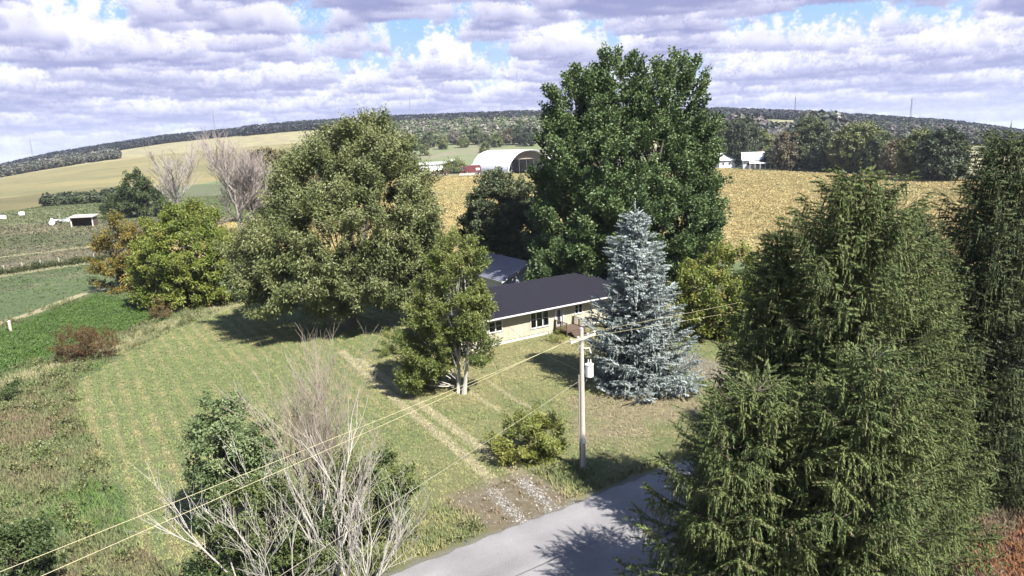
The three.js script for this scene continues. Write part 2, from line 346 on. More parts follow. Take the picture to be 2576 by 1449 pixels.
function twigGeo(n, len, nl, nw, seed, hang) {            // a conifer shoot: needles in a flattened brush along +y
  const R = rng(seed), out = [];
  for (let i = 0; i < n; i++) {
    const h = Math.pow(R(), 0.9), a = R() * Math.PI * 2, L = nl * (0.6 + 0.7 * R()) * (1 - 0.5 * h), y = h * len;
    const d = V(Math.cos(a), 0.55 + 0.5 * R(), Math.sin(a) * 0.6 - hang).normalize(), sd = V(0, 1, 0).cross(d).normalize().multiplyScalar(nw * (0.7 + 0.6 * R()));
    const bxs = [0, y, 0];
    out.push(bxs[0] - sd.x, y - sd.y, bxs[2] - sd.z, bxs[0] + sd.x, y + sd.y, bxs[2] + sd.z, d.x * L, y + d.y * L, d.z * L);
  }
  return triGeo(out);
}
const leafMat = (c, t = 0.3) => new THREE.MeshPhysicalMaterial({ color: new THREE.Color().setRGB(...c), roughness: 0.5, transmission: t, thickness: 0, side: THREE.DoubleSide, specularIntensity: 0.6 });
const LEAF = leafMat([1, 1, 1], 0.22), NEEDLE = new THREE.MeshStandardMaterial({ color: 0xffffff, roughness: 0.8, side: THREE.DoubleSide });
const SPRAY = {
  maple: sprayGeo(20, 0.85, 0.34, 0.30, 0.2, 11), narrow: sprayGeo(22, 0.95, 0.26, 0.34, 0.12, 12), round: sprayGeo(20, 0.6, 0.36, 0.24, 0.17, 13),
  small: sprayGeo(18, 0.4, 0.2, 0.15, 0.09, 14), big: sprayGeo(18, 1.7, 0.95, 0.8, 0.55, 15), cedar: sprayGeo(28, 0.7, 0.24, 0.22, 0.1, 16),
};
const BARK = mat([0.102, 0.085, 0.068], 0.95), PALEBARK = mat([0.357, 0.34, 0.306], 0.9), GREYBARK = mat([0.23, 0.208, 0.191], 0.95), DARKBARK = mat([0.0595, 0.0467, 0.0382], 0.95);

// a broadleaf tree or shrub: lobes as [photo x, photo y, half width, half height, metres farther back] at the depth of its base
function broadleaf(name, label, category, base, lobes, o) {
  const R = rng(o.seed), [bxp, bzp] = Array.isArray(base[0]) ? base[0] : G(base[0], base[1]);
  const t = thing(name, label, category, [bxp, o.y0 ?? 0, bzp], 0, o.group), y0 = o.y0 ?? 0;
  const L = lobes.map(([px, py, rx, ry, dz = 0]) => { const [x, y, z, k] = onZ(px, py, bzp); return { x: x - bxp, y: y - y0, z: z - bzp - dz, rx: rx * k, ry: ry * k, rz: rx * k * (o.deep ?? 0.9) }; });
  const cp = new Copies(), q = o.q ?? 1, len = o.len ?? 1, dens = o.dens ?? 1, wood = [];
  const anchorsAll = [];
  for (const l of L) {
    const area = 4 * Math.PI * Math.pow((Math.pow(l.rx * l.ry, 1.6) + Math.pow(l.rx * l.rz, 1.6) + Math.pow(l.ry * l.rz, 1.6)) / 3, 1 / 1.6);
    const na = Math.ceil(area * dens * 0.5 / (q * q * len * 1.1));
    for (let i = 0; i < na; i++) {
      let u = V(R() - 0.5, R() - 0.5, R() - 0.5).multiplyScalar(2);
      if (u.length() > 1 || u.length() < 0.1) { i--; continue; }
      u.normalize();
      const lump = 1 + (o.ragged ?? 0.2) * pn(u.x * 2.2 + o.seed, u.y * 2.2, u.z * 2.2 + l.x) + 0.12 * pn(u.x * 5, u.y * 5 + o.seed, u.z * 5 + l.y);
      const rad = (0.62 + 0.36 * Math.pow(R(), 0.6)) * lump, x = l.x + u.x * l.rx * rad, y = l.y + u.y * l.ry * rad, z = l.z + u.z * l.rz * rad;
      if (y < (o.floor ?? 0.3)) continue;
      let inside = false;
      for (const k of L) if (k !== l && ((x - k.x) / k.rx) ** 2 + ((y - k.y) / k.ry) ** 2 + ((z - k.z) / k.rz) ** 2 < 0.4) { inside = true; break; }
      if (inside) continue;
      const d = V(u.x, u.y * 0.7 + (o.up ?? 0.5), u.z).normalize();
      anchorsAll.push([x, y, z]);
      const tone = clamp(0.5 + pn(x * 0.35 + o.seed, y * 0.35, z * 0.35) * 1.1 + (R() - 0.5) * 0.7);
      const m = Math.max(2, Math.round((o.per ?? 5) * 1.6 * (0.6 + 0.8 * R())));
      for (let j = 0; j < m; j++) {
        const f = (j + R()) / m * 1.5 * len * q - 0.5 * q, jx = (R() - 0.5) * 0.85 * q, jy = (R() - 0.5) * 0.6 * q, jz = (R() - 0.5) * 0.85 * q;
        let col = mix3(o.colors[0], o.colors[1], clamp(tone + (R() - 0.5) * 0.5));
        if (o.colors[2] && R() < (o.rare ?? 0.08)) col = o.colors[2];
        cp.add(x + d.x * f + jx, y + d.y * f + jy, z + d.z * f + jz, d.x + (R() - 0.5) * 0.9, d.y + (R() - 0.5) * 0.8, d.z + (R() - 0.5) * 0.9, R() * 6.28, q * (0.75 + 0.5 * R()), q * (0.75 + 0.5 * R()) * (o.long ?? 1), col);
      }
    }
  }
  // trunk and limbs
  const topL = L.reduce((a, b) => (b.y > a.y ? b : a)), rT = o.trunk ?? 0.3, H1 = topL.y;
  const curve = (a, b, sag, n) => { const pts = []; const j = V((R() - 0.5) * sag, (R() - 0.5) * sag * 0.4, (R() - 0.5) * sag); for (let i = 0; i <= n; i++) { const f = i / n; pts.push(a.clone().lerp(b, f).addScaledVector(j, Math.sin(f * Math.PI))); } return pts; };
  const taper = (n, a, b) => Array.from({ length: n + 1 }, (_, i) => lerp(a, b, Math.pow(i / n, 0.8)));
  if (rT > 0) {
    const stems = o.stems ?? 1;
    for (let s = 0; s < stems; s++) {
      const an = s / stems * 6.28 + 0.6, off = stems > 1 ? rT * 1.1 : 0, a = V(Math.cos(an) * off, -0.15, Math.sin(an) * off), b = V(topL.x * 0.8 + Math.cos(an) * off * 3, H1 * 0.85, topL.z * 0.8 + Math.sin(an) * off * 3);
      const pts = curve(a, b, H1 * 0.08, 8), rr = taper(8, rT, rT * 0.25); rr[0] *= 1.35;
      tubePush(wood, pts, rr, 9);
    }
    for (const l of L) { const f = 0.25 + 0.3 * R(), a = V(topL.x * 0.8 * f, H1 * 0.85 * f, topL.z * 0.8 * f), b = V(l.x, l.y + l.ry * 0.2, l.z); if (b.y > a.y * 0.7) tubePush(wood, curve(a, b, 0.6, 5), taper(5, rT * 0.5, rT * 0.12), 6); }
    for (let i = 0; i < Math.min(60, anchorsAll.length / 4); i++) { const [x, y, z] = anchorsAll[Math.floor(R() * anchorsAll.length)], f = 0.4 + 0.5 * R(); tubePush(wood, curve(V(x * 0.25, y * f, z * 0.25), V(x, y, z), 0.5, 4), taper(4, rT * 0.16, 0.02), 4); }
    part('trunk', triGeo(wood), o.bark ?? BARK, t);
  }
  cp.build('crown', o.spray ?? SPRAY.maple, o.leaf ?? LEAF, t);
  return t;
}
// a spruce: whorls of boughs set with shoots
const TWIG = { norway: twigGeo(36, 0.6, 0.15, 0.024, 21, 0.1), blue: twigGeo(40, 0.5, 0.16, 0.026, 22, 0) };
function spruce(name, label, [x0, z0], h, Rb, o) {
  const R = rng(o.seed), t = thing(name, label, 'tree', [x0, 0, z0], 0, o.group), cp = new Copies(), wood = [], y0 = o.y0 ?? 0.4;
  const lean = V((R() - 0.5) * 0.3, h, (R() - 0.5) * 0.3), tp = [], tr = [];
  for (let i = 0; i <= 10; i++) { const f = i / 10; tp.push(V(lean.x * f * f, h * f - (i ? 0 : 0.15), lean.z * f * f)); tr.push(lerp(o.trunk ?? 0.28, 0.015, Math.pow(f, 0.85))); }
  tubePush(wood, tp, tr, 8);
  const tilt = o.tilt ?? 0, q = o.q ?? 1;
  for (let y = y0; y < h - 0.15; y += (o.gap ?? 0.42) * (0.7 + 0.6 * R())) {
    const f = y / h, prof = Math.pow(1 - f, o.pow ?? 0.75) * (o.skirt ? sm(-0.05, 0.12, f) * 0.3 + 0.7 : 1), nb = Math.max(3, Math.round((o.boughs ?? 7) * (0.75 + 0.35 * (1 - f))));
    const an0 = R() * 6.28;
    for (let b = 0; b < nb; b++) {
      const an = an0 + (b + R() * 0.6) / nb * 6.28, Lb = Math.max(0.25, Rb * prof * (0.62 + 0.45 * R()) * (1 + 0.18 * pn(Math.cos(an) * 1.5 + o.seed, y * 0.35, Math.sin(an) * 1.5)));
      const rise = lerp(o.lowRise ?? -0.28, o.topRise ?? 0.75, Math.pow(f, 1.3)) + (R() - 0.5) * 0.2, sag = o.sag ?? 0.16, cx = Math.cos(an), cz = Math.sin(an), side = V(-cz, 0, cx);
      const at = (g) => V(lean.x * f * f + cx * Lb * g, y + Lb * (rise * g - sag * Math.sin(g * Math.PI * 0.8) + (o.tipUp ?? 0.12) * g * g * g), lean.z * f * f + cz * Lb * g);
      tubePush(wood, [at(0), at(0.4), at(0.75), at(1)], [0.02 + Lb * 0.011, 0.015 + Lb * 0.008, 0.012, 0.006], 4);
      const n = Math.ceil(Lb / (0.2 * q) * (o.full ?? 1));
      const tone = clamp(0.5 + (R() - 0.5) * 0.8);
      for (let i = 0; i < n; i++) {
        const g = 0.12 + 0.88 * (i + R()) / n, p = at(g), w = (1 - g * 0.75) * Lb * 0.34 * (R() * 2 - 1) + (R() - 0.5) * 0.15, s = Math.sign(w) || 1;
        const fresh = sm(0.6, 1, g) * 0.35;
        const pick = (k) => { const c = mix3(o.colors[0], o.colors[1], clamp(tone + (R() - 0.5) * 0.5 + fresh + k)); return o.colors[2] && R() < 0.05 ? o.colors[2] : c; };
        const px = p.x + side.x * w, pz = p.z + side.z * w, dp = Math.abs(w) * (o.hang ?? 0.35);
        cp.add(px, p.y - dp, pz, cx * 0.9 + side.x * s * 0.75, (o.shoot ?? 0.05) + (R() - 0.5) * 0.35, cz * 0.9 + side.z * s * 0.75, R() * 6.28, q * (0.85 + 0.5 * R()), q * (0.85 + 0.5 * R()), pick(0));
        for (let dr = o.droop ?? 0.8; dr > R(); dr--) cp.add(px + (R() - 0.5) * 0.14, p.y - dp, pz + (R() - 0.5) * 0.14, cx * 0.25 + (R() - 0.5) * 0.4, -1, cz * 0.25 + (R() - 0.5) * 0.4, R() * 6.28, q * (0.6 + 0.4 * R()), q * (0.9 + 0.9 * R()), pick(-0.05));
        if (R() < 0.5) cp.add(p.x, p.y + 0.02, p.z, cx + (R() - 0.5) * 0.8, 0.25 + (R() - 0.5) * 0.4, cz + (R() - 0.5) * 0.8, R() * 6.28, q, q, pick(0.1));
      }
    }
  }
  for (let i = 0; i < 6; i++) cp.add(lean.x, h - 0.2 * i, lean.z, (R() - 0.5) * (0.2 + i * 0.3), 1, (R() - 0.5) * (0.2 + i * 0.3), R() * 6, q * 0.8, q, o.colors[1]);
  part('trunk', triGeo(wood), DARKBARK, t);
  cp.build('crown', o.twig ?? TWIG.norway, NEEDLE, t);
  return t;
}
// a leafless tree: trunk and limbs in one part, fine twigs in another
function bareTree(name, label, [x0, z0], h, o) {
  const R = rng(o.seed), t = thing(name, label, 'tree', [x0, o.y0 ?? 0, z0], 0, o.group), wood = [], twigs = [];
  const grow = (p, d, len, r, lvl) => {
    const pts = [p.clone()], rr = [r], n = lvl > 2 ? 3 : 4, dd = d.clone();
    for (let i = 1; i <= n; i++) { dd.x += (R() - 0.5) * o.bend; dd.z += (R() - 0.5) * o.bend; dd.y += (R() - 0.5) * o.bend * 0.5 + o.up * 0.12; dd.normalize(); pts.push(pts[i - 1].clone().addScaledVector(dd, len / n)); rr.push(lerp(r, r * 0.55, i / n)); }
    tubePush(lvl >= 3 ? twigs : wood, pts, rr, lvl < 2 ? 7 : lvl < 3 ? 5 : 3);
    if (lvl >= o.levels) return;
    const kids = lvl === 0 ? o.limbs : o.split ?? 3;
    for (let k = 0; k < kids; k++) {
      const f = lvl === 0 ? lerp(o.from ?? 0.25, 1, (k + 0.7 * R()) / kids) : lerp(0.3, 1, (k + R()) / kids), i = Math.min(n - 1, Math.floor(f * n)), q = pts[i].clone().lerp(pts[i + 1], f * n - i > 1 ? 1 : f * n - i);
      const a = R() * 6.28, sp = (o.spread ?? 0.7) * (0.6 + 0.7 * R()), nd = dd.clone().multiplyScalar(1).add(V(Math.cos(a) * sp, o.up * 0.4, Math.sin(a) * sp)).normalize();
      grow(q, nd, len * (lvl === 0 ? o.limbLen ?? 0.65 : 0.62) * (0.7 + 0.5 * R()), Math.max(o.minR, rr[i] * (0.5 + 0.2 * R())), lvl + 1);
    }
  };
  const stems = o.stems ?? 1;
  for (let s = 0; s < stems; s++) { const a = s / stems * 6.28 + o.seed, k = stems > 1 ? o.fan ?? 0.35 : 0.05; grow(V(Math.cos(a) * 0.2 * (stems > 1), -0.1, Math.sin(a) * 0.2 * (stems > 1)), V(Math.cos(a) * k * (0.5 + R()) + (o.leanX ?? 0), 1, Math.sin(a) * k * (0.5 + R())).normalize(), h * (0.5 + 0.15 * R()), o.r, 0); }
  part('trunk', triGeo(wood), o.bark ?? GREYBARK, t);
  const tw = part('twigs', triGeo(twigs), o.twigBark ?? o.bark ?? GREYBARK, t); tw.userData.kind = 'stuff';
  return t;
}

// ---------------------------------------------------------------- ground cover
const TUFT = (() => { const R = rng(31), o = []; for (let i = 0; i < 7; i++) { const a = R() * 6.28, r = R() * 0.5, x = Math.cos(a) * r, z = Math.sin(a) * r, b = R() * 6.28, l = 0.3 + R() * 0.5, w = 0.09; o.push(x - Math.sin(b) * w, 0, z + Math.cos(b) * w, x + Math.sin(b) * w, 0, z - Math.cos(b) * w, x + Math.cos(b) * l * 0.8, 0.6 + 0.5 * R(), z + Math.sin(b) * l * 0.8); } return triGeo(o); })();
const GRASSMAT = new THREE.MeshStandardMaterial({ color: 0xffffff, roughness: 0.95, side: THREE.DoubleSide });
function stuff(name, label, category, cp, geo, m) { const o = cp.build(name, geo, m, scene); tag(o, label, category); return o; }
function offRoad(x, z) { const w = roadW(x, z); return w > 0.5 || w < -8; }
const HOUSE = { x: -1.8, z: -66.3 };
const houseT = (x, z) => (x - HOUSE.x) * U[0] + (z - HOUSE.z) * U[1], houseD = (x, z) => -((x - HOUSE.x) * N[0] + (z - HOUSE.z) * N[1]);
{
  const R = rng(41), lawn = new Copies(), rough = new Copies(), weeds = new Copies();
  for (let i = 0; i < 230000; i++) {
    const x = -62 + R() * 100, z = -100 + R() * 78;
    if (!offRoad(x, z) || Math.abs(x / z) > 0.85) continue;
    const d = houseD(x, z), ht = houseT(x, z); if (d > -0.3 && d < 9 && ht > -5 && ht < 16.3) continue;
    const c = nearColor(x, z), inL = inPoly(LAWN, x, z) && roadW(x, z) > (roadS(x, z) > 3.5 ? 1.1 : 4.5), k = 0.8 + 0.5 * R(), col = [c[0] * k, c[1] * k, c[2] * k];
    const hn = fbm(x, z, 0.4, 2), rw = roadW(x, z);
    if (x < -50 && pathDist(PATHL, x, z) < 1.1) continue;
    if (rw > 0 && rw < 5.2 && Math.abs(roadS(x, z) + 1.9 + rw * 0.1) < 2.6 + hn && R() < 0.93) continue;
    if (inL) { if (R() < 0.8) lawn.add(x, 0.02, z, (R() - 0.5) * 0.3, 1, (R() - 0.5) * 0.3, R() * 6.28, 0.16 + 0.14 * R(), 0.06 + 0.07 * R() + 0.05 * hn, col); }
    else if (R() < 0.9) rough.add(x, 0.02, z, (R() - 0.5) * 0.5, 1, (R() - 0.5) * 0.5, R() * 6.28, 0.2 + 0.2 * R(), (rw > 0 && rw < 5 ? 0.12 : 0.18) + 0.24 * R() + 0.25 * hn, col);
  }
  for (let i = 0; i < 60000; i++) {
    const x = -62 + R() * 95, z = -100 + R() * 78, w = roadW(x, z), n = fbm(x + 9, z, 0.35, 2);
    if (!offRoad(x, z) || Math.abs(x / z) > 0.85) continue;
    const band = inPoly(WEEDBAND, x, z), inL = inPoly(LAWN, x, z);
    if (band ? R() > 0.9 : inL || w < 5.2 ? !(w < 4.5 && w > 0 && n > 0.02 && (roadS(x, z) < -5 || (roadS(x, z) > 1.2 && roadS(x, z) < 4)) && R() < 0.4) : !(n > 0.05 && R() < 0.5)) continue;
    const g = band ? mix3([0.0455, 0.091, 0.0121], [0.0667, 0.116, 0.0212], R()) : mix3(mix3(C.weed, C.rough, R()), R() < 0.35 ? C.brown : C.lawnDry, R() * 0.6), s = 0.7 + 0.9 * R();
    weeds.add(x, 0, z, (R() - 0.5) * 0.5, 1, (R() - 0.5) * 0.5, R() * 6.28, s, s * (band ? 0.8 : 1.2), g);
  }
  const stones = new Copies();
  for (let i = 0; i < 3600; i++) {
    const s = -4.6 + R() * 5.6, w = 0.1 + R() * 4.9, rut = Math.min(Math.abs(s + 2.9 - w * 0.1), Math.abs(s + 0.8 - w * 0.1));
    if (R() > Math.exp(-rut * rut * 9) * sm(5, 3.6, w) + 0.08) continue;
    const [x, z] = roadPt(s, w), k = 0.1 + 0.17 * R(), q = 0.025 + 0.05 * R() * R();
    stones.add(x, 0.03, z, R() - 0.5, 1, R() - 0.5, R() * 6.28, q * (0.8 + 0.5 * R()), q * 0.7, [k, k * 0.95, k * 0.88]);
  }
  stuff('gravel', 'pale loose gravel in the wheel ruts of the drive entrance', 'gravel', stones, new THREE.IcosahedronGeometry(1, 0), mat([1, 1, 1], 0.95));
  stuff('lawn_grass', 'short mown lawn grass around the house', 'grass', lawn, TUFT, GRASSMAT);
  stuff('rough_grass', 'long rough grass outside the mown lawn', 'grass', rough, TUFT, GRASSMAT);
  stuff('weeds', 'leafy weeds along the verge and the lawn edge', 'weeds', weeds, SPRAY.small, LEAF);
  const graze = new Copies();
  for (let i = 0; i < 90000; i++) {
    const z = -72 - Math.pow(R(), 0.9) * 230, x = -50 - R() * 150;
    if (Math.abs(x / z) > 0.85 || inPoly(WEEDBAND, x, z) || (x > -60 && z > -95) || x < -182 || pathDist(PATHL, x, z) < 1.3) continue;
    const n2 = fbm(x, z + 70, 0.25, 2), c = pastureColor(x, z), k = 0.8 + 0.4 * R(), f = clamp(Math.hypot(x, z) / 110, 1, 2.2);
    graze.add(x, 0.01, z, (R() - 0.5) * 0.5, 1, (R() - 0.5) * 0.5, R() * 6.28, (0.3 + 0.3 * R()) * f, (0.08 + 0.1 * R() + 0.1 * n2) * f, [c[0] * k, c[1] * k, c[2] * k]);
  }
  stuff('pasture_grass', 'grazed grey green pasture grass on the left', 'grass', graze, TUFT, GRASSMAT);
  const soy = new Copies();
  for (let i = 0; i < 150000; i++) {
    const f = Math.pow(R(), 0.8), z = -104 - f * 292, x = -75 + R() * 290;
    if (!inPoly(SOYC, x, z) || Math.abs(x / z) > 0.82) continue;
    if (x < 28 && z > -116) continue;
    const far = Math.hypot(x, z) / 200, s = (0.75 + 0.5 * R()) * clamp(0.6 + far * 0.7, 0.8, 1.7), n = fbm(x, z, 0.02, 2), n2 = fbm(x, z, 0.15, 2);
    const c = mix3([0.34, 0.275, 0.125], [0.275, 0.245, 0.11], clamp(0.25 + n * 1.2 + n2 * 0.8 + (R() - 0.5) * 0.6)), k = 0.85 + 0.35 * R();
    soy.add(x, 0, z, (R() - 0.5) * 0.4, 1, (R() - 0.5) * 0.4, R() * 6.28, s, s * 0.75, [c[0] * k, c[1] * k, c[2] * k]);
  }
  stuff('soybean_crop', 'golden ripening soybean crop behind the house', 'crop', soy, sprayGeo(26, 0.4, 0.7, 0.27, 0.2, 33, 0.2), LEAF);
}

// ---------------------------------------------------------------- the house
const siding = (() => {
  const px = 512, d = new Uint8Array(px * px * 4), R = rng(4);
  for (let j = 0; j < px; j++) for (let i = 0; i < px; i++) { const x = i / px * 4, y = j / px * 4, v = 0.6 + fbm(x, y * 0.25, 1.2) * 0.09 + fbm(x * 3, y * 0.5, 2) * 0.05 + (R() - 0.5) * 0.03, o = (j * px + i) * 4; d[o] = 255 * v; d[o + 1] = 255 * (v - 0.02); d[o + 2] = 255 * (v - 0.085); d[o + 3] = 255; }
  const t = new THREE.DataTexture(d, px, px); t.colorSpace = THREE.SRGBColorSpace; t.wrapS = t.wrapT = THREE.RepeatWrapping; t.magFilter = THREE.LinearFilter; t.repeat.set(0.25, 0.25); t.needsUpdate = true; return t;
})();
const SIDING = new THREE.MeshStandardMaterial({ map: siding, roughness: 0.8 }), WHITE = mat([0.42, 0.42, 0.42], 0.5), CONCRETE = mat([0.42, 0.4, 0.36], 0.95, { bumpMap: grain(1), bumpScale: 0.01 });
const SHINGLE = new THREE.MeshPhysicalMaterial({ color: new THREE.Color().setRGB(0.014, 0.014, 0.021), roughness: 1, specularIntensity: 0.25, bumpMap: grain(1.2), bumpScale: 0.012 }), GLASS = new THREE.MeshPhysicalMaterial({ color: 0xb8c0c4, transmission: 1, roughness: 0.04, thickness: 0, ior: 1.5 }), DARKWOOD = mat([0.07, 0.045, 0.032], 0.8), INNER = mat([0.3, 0.27, 0.24], 0.9), CURTAIN = mat([0.5, 0.48, 0.44], 0.95), METAL = mat([0.4, 0.42, 0.44], 0.45, { metalness: 0.6 });
function wallWithHoles(w, h, holes, depth, z) {
  const s = new THREE.Shape([new THREE.Vector2(0, 0), new THREE.Vector2(w, 0), new THREE.Vector2(w, h), new THREE.Vector2(0, h)]);
  for (const [x0, y0, x1, y1] of holes) s.holes.push(new THREE.Path([new THREE.Vector2(x0, y0), new THREE.Vector2(x0, y1), new THREE.Vector2(x1, y1), new THREE.Vector2(x1, y0)]));
  return new THREE.ExtrudeGeometry(s, { depth, bevelEnabled: false }).translate(0, 0, z - depth);
}
function prism(pts, len, x0) {                            // a (z, y) outline drawn out along x
  const s = new THREE.Shape(pts.map(([z, y]) => new THREE.Vector2(-z, y)));
  return new THREE.ExtrudeGeometry(s, { depth: len, bevelEnabled: false }).rotateY(Math.PI / 2).translate(x0, 0, 0);
}
function addWindow(parent, x0, y0, x1, y1, z, bars, m = WHITE) {   // frame set into the wall, panes behind it
  const w = part('window', [bx(x1 - x0 + 0.16, 0.1, 0.2, (x0 + x1) / 2, y0 - 0.02, z), bx(x1 - x0 + 0.16, 0.09, 0.18, (x0 + x1) / 2, y1 + 0.02, z), bx(0.09, y1 - y0 - 0.07, 0.18, x0 - 0.02, (y0 + y1) / 2 + 0.005, z), bx(0.09, y1 - y0 - 0.07, 0.18, x1 + 0.02, (y0 + y1) / 2 + 0.005, z)], m, parent);
  let a = x0 + 0.025;
  for (const b of [...bars, x1]) {
    const e = b === x1 ? x1 - 0.025 : b - 0.05;
    part('pane', bx(e - a, y1 - y0 - 0.05, 0.012, (a + e) / 2, (y0 + y1) / 2, z - 0.03), GLASS, w);
    part('sash', [bx(e - a, 0.04, 0.05, (a + e) / 2, lerp(y0, y1, 0.52), z + 0.01)], m, w);
    if (b !== x1) part('mullion', bx(0.1, y1 - y0 - 0.03, 0.13, b, (y0 + y1) / 2, z), m, w);
    a = b + 0.05;
  }
  return w;
}
{
  const x0 = -4.8, x1 = 16.2, D = 8.6, H = 2.85, fl = 0.35, L = x1 - x0;
  const h = thing('farmhouse', 'low cream bungalow with dark shingled roof behind the lawn', 'house', [HOUSE.x, 0, HOUSE.z], Math.asin(0.545));
  part('foundation', bx(L - 0.1, fl + 0.2, D - 0.1, (x0 + x1) / 2, fl / 2 - 0.1, -D / 2), CONCRETE, h);
  const holes = [[0.4 - 1.1, 1.45, 0.8, 2.5], [4.25, 1.0, 6.5, 2.65], [7.35, 0.45, 8.3, 2.6], [9.95, 1.6, 10.95, 2.55], [-3.9, 1.45, -2.6, 2.5]];
  const fw = part('front_wall', wallWithHoles(L, H - fl, holes.map(([a, b, c, d]) => [a - x0, b - fl, c - x0, d - fl]), 0.16, 0).translate(x0, fl, 0), SIDING, h);
  fw.userData.label = 'sunlit cream siding under the eave';
  const strips = [];
  for (let t = x0 + 0.3; t < x1; t += 0.61) if (!holes.some(([a, , c]) => t > a - 0.12 && t < c + 0.12)) strips.push(bx(0.045, H - fl - 0.04, 0.024, t, (H + fl) / 2, 0.012)); else for (const [a, b, c, d] of holes) if (t > a - 0.12 && t < c + 0.12 && b - 0.1 > fl + 0.15) strips.push(bx(0.045, b - 0.12 - fl, 0.024, t, (b - 0.12 + fl) / 2, 0.012));
  for (const g of strips) part('batten', g, SIDING, fw);
  for (const [x, nm] of [[x0 + 0.08, 'end_wall'], [x1 - 0.08, 'end_wall']]) part(nm, prism([[-0.165, fl], [-0.165, H], [-D / 2, H + 1.45], [-D + 0.165, H], [-D + 0.165, fl]], 0.15, x - 0.075), SIDING, h);
  part('back_wall', bx(L, H - fl, 0.15, (x0 + x1) / 2, (H + fl) / 2, -D + 0.075), SIDING, h);
  part('floor', bx(L - 0.34, 0.08, D - 0.36, (x0 + x1) / 2, fl + 0.05, -D / 2), INNER, h);
  part('ceiling', bx(L - 0.34, 0.06, D - 0.36, (x0 + x1) / 2, H - 0.06, -D / 2), INNER, h);
  part('partition', bx(L - 0.34, H - fl - 0.2, 0.1, (x0 + x1) / 2, (H + fl) / 2 + 0.02, -3.8), INNER, h);
  for (const [a, b, c, d] of holes.filter((_, i) => i !== 2)) { const w = addWindow(h, a, b, c, d, -0.02, a > 4 && a < 5 ? [4.95, 5.75] : [(a + c) / 2]); if (a > 4 && a < 5) part('curtain', bx(0.3, d - b - 0.15, 0.04, 5.98, (b + d) / 2, -0.22), CURTAIN, w); }
  const dr = part('door', [bx(0.83, 2.1, 0.05, 7.825, 1.51, -0.07)], WHITE, h);
  part('door_frame', [bx(0.09, 2.2, 0.19, 7.32, 1.53, -0.01), bx(0.09, 2.2, 0.19, 8.33, 1.53, -0.01), bx(1.1, 0.09, 0.19, 7.825, 2.67, -0.01)], WHITE, h);
  part('door_glass', bx(0.4, 1.5, 0.02, 7.87, 1.62, -0.035), mat([0.03, 0.03, 0.035], 0.1), dr);
  part('handle', [new THREE.CylinderGeometry(0.03, 0.03, 0.1, 10).rotateX(Math.PI / 2).translate(7.5, 1.42, 0.02)], METAL, dr);
  const e = 0.85, sl = 1.85 / (D / 2 + e), y = (z) => H + 0.12 + (z < -D / 2 ? (z + D + e) : (e - z)) * sl - 0.09;
  const roof = part('roof', prism([[e, y(e)], [-D / 2, y(-D / 2)], [-D - e, y(-D - e)], [-D - e, y(-D - e) + 0.16], [-D / 2, y(-D / 2) + 0.16], [e, y(e) + 0.16]], L + 0.8, x0 - 0.4), SHINGLE, h);
  // courses of shingles, each lapping the one below
  const courses = 26;
  for (let i = 0; i < courses; i++) {
    const za = lerp(e + 0.02, -D / 2, i / courses), zb = lerp(e + 0.02, -D / 2, (i + 1) / courses) - 0.03;
    part('shingle_course', prism([[za, y(za) + 0.163], [za, y(za) + 0.186], [zb, y(zb) + 0.168], [zb, y(zb) + 0.163]], L + 0.82, x0 - 0.41), SHINGLE, roof);
  }
  part('ridge_cap', prism([[-D / 2 + 0.18, y(-D / 2 + 0.18) + 0.186], [-D / 2, y(-D / 2) + 0.2], [-D / 2 - 0.18, y(-D / 2 - 0.18) + 0.186], [-D / 2, y(-D / 2) + 0.22]], L + 0.83, x0 - 0.415), SHINGLE, roof);
  part('fascia', bx(L + 0.86, 0.2, 0.03, (x0 + x1) / 2, y(e) + 0.05, e + 0.016), WHITE, roof);
  part('gutter', bx(L + 0.84, 0.1, 0.1, (x0 + x1) / 2, y(e) + 0.07, e + 0.085), WHITE, roof);
  part('soffit', bx(L + 0.7, 0.02, e, (x0 + x1) / 2, H + 0.005, e / 2), WHITE, roof);
  // landing with two side rails before the door
  const dk = thing('door_landing', 'dark wooden landing with railings before the white front door', 'landing', [HOUSE.x, 0, HOUSE.z], Math.asin(0.545));
  for (let i = 0; i < 14; i++) part('deck_board', bx(2.5, 0.04, 0.14, 8.45, 0.62, 0.12 + i * 0.15), DARKWOOD, dk);
  part('deck_frame', [bx(2.4, 0.14, 0.06, 8.45, 0.52, 2.1), bx(0.06, 0.14, 1.9, 7.28, 0.52, 1.1), bx(0.06, 0.14, 1.9, 9.62, 0.52, 1.1)], DARKWOOD, dk);
  for (const x of [7.26, 9.64]) {
    for (const z of [0.15, 1.1, 2.06]) part('post', bx(0.09, 1.42, 0.09, x, 0.71, z), DARKWOOD, dk);
    part('top_rail', bx(0.13, 0.05, 2.15, x, 1.445, 1.1), DARKWOOD, dk);
    for (let z = 0.3; z < 2; z += 0.17) part('baluster', bx(0.035, 0.7, 0.035, x, 1.02, z), DARKWOOD, dk);
  }
  for (let i = 0; i < 3; i++) part('step', bx(1.6, 0.16, 0.3, 8.45, 0.42 - i * 0.16, 2.32 + i * 0.28), DARKWOOD, dk);
  // garage behind
  const gx = HOUSE.x - N[0] * 15.5, gz = HOUSE.z - N[1] * 15.5, gr = thing('garage', 'grey gabled garage with metal roof behind the bungalow', 'garage', [gx, 0, gz], Math.asin(0.545));
  const GW = mat([0.33, 0.35, 0.4], 0.7, { bumpMap: grain(1), bumpScale: 0.005 }), TIN = mat([0.12, 0.12, 0.155], 0.5, { metalness: 0.3 });
  const wide = 8.4, long = 9.5, eh = 2.75, rh = 4.5, gx0 = 10.9;
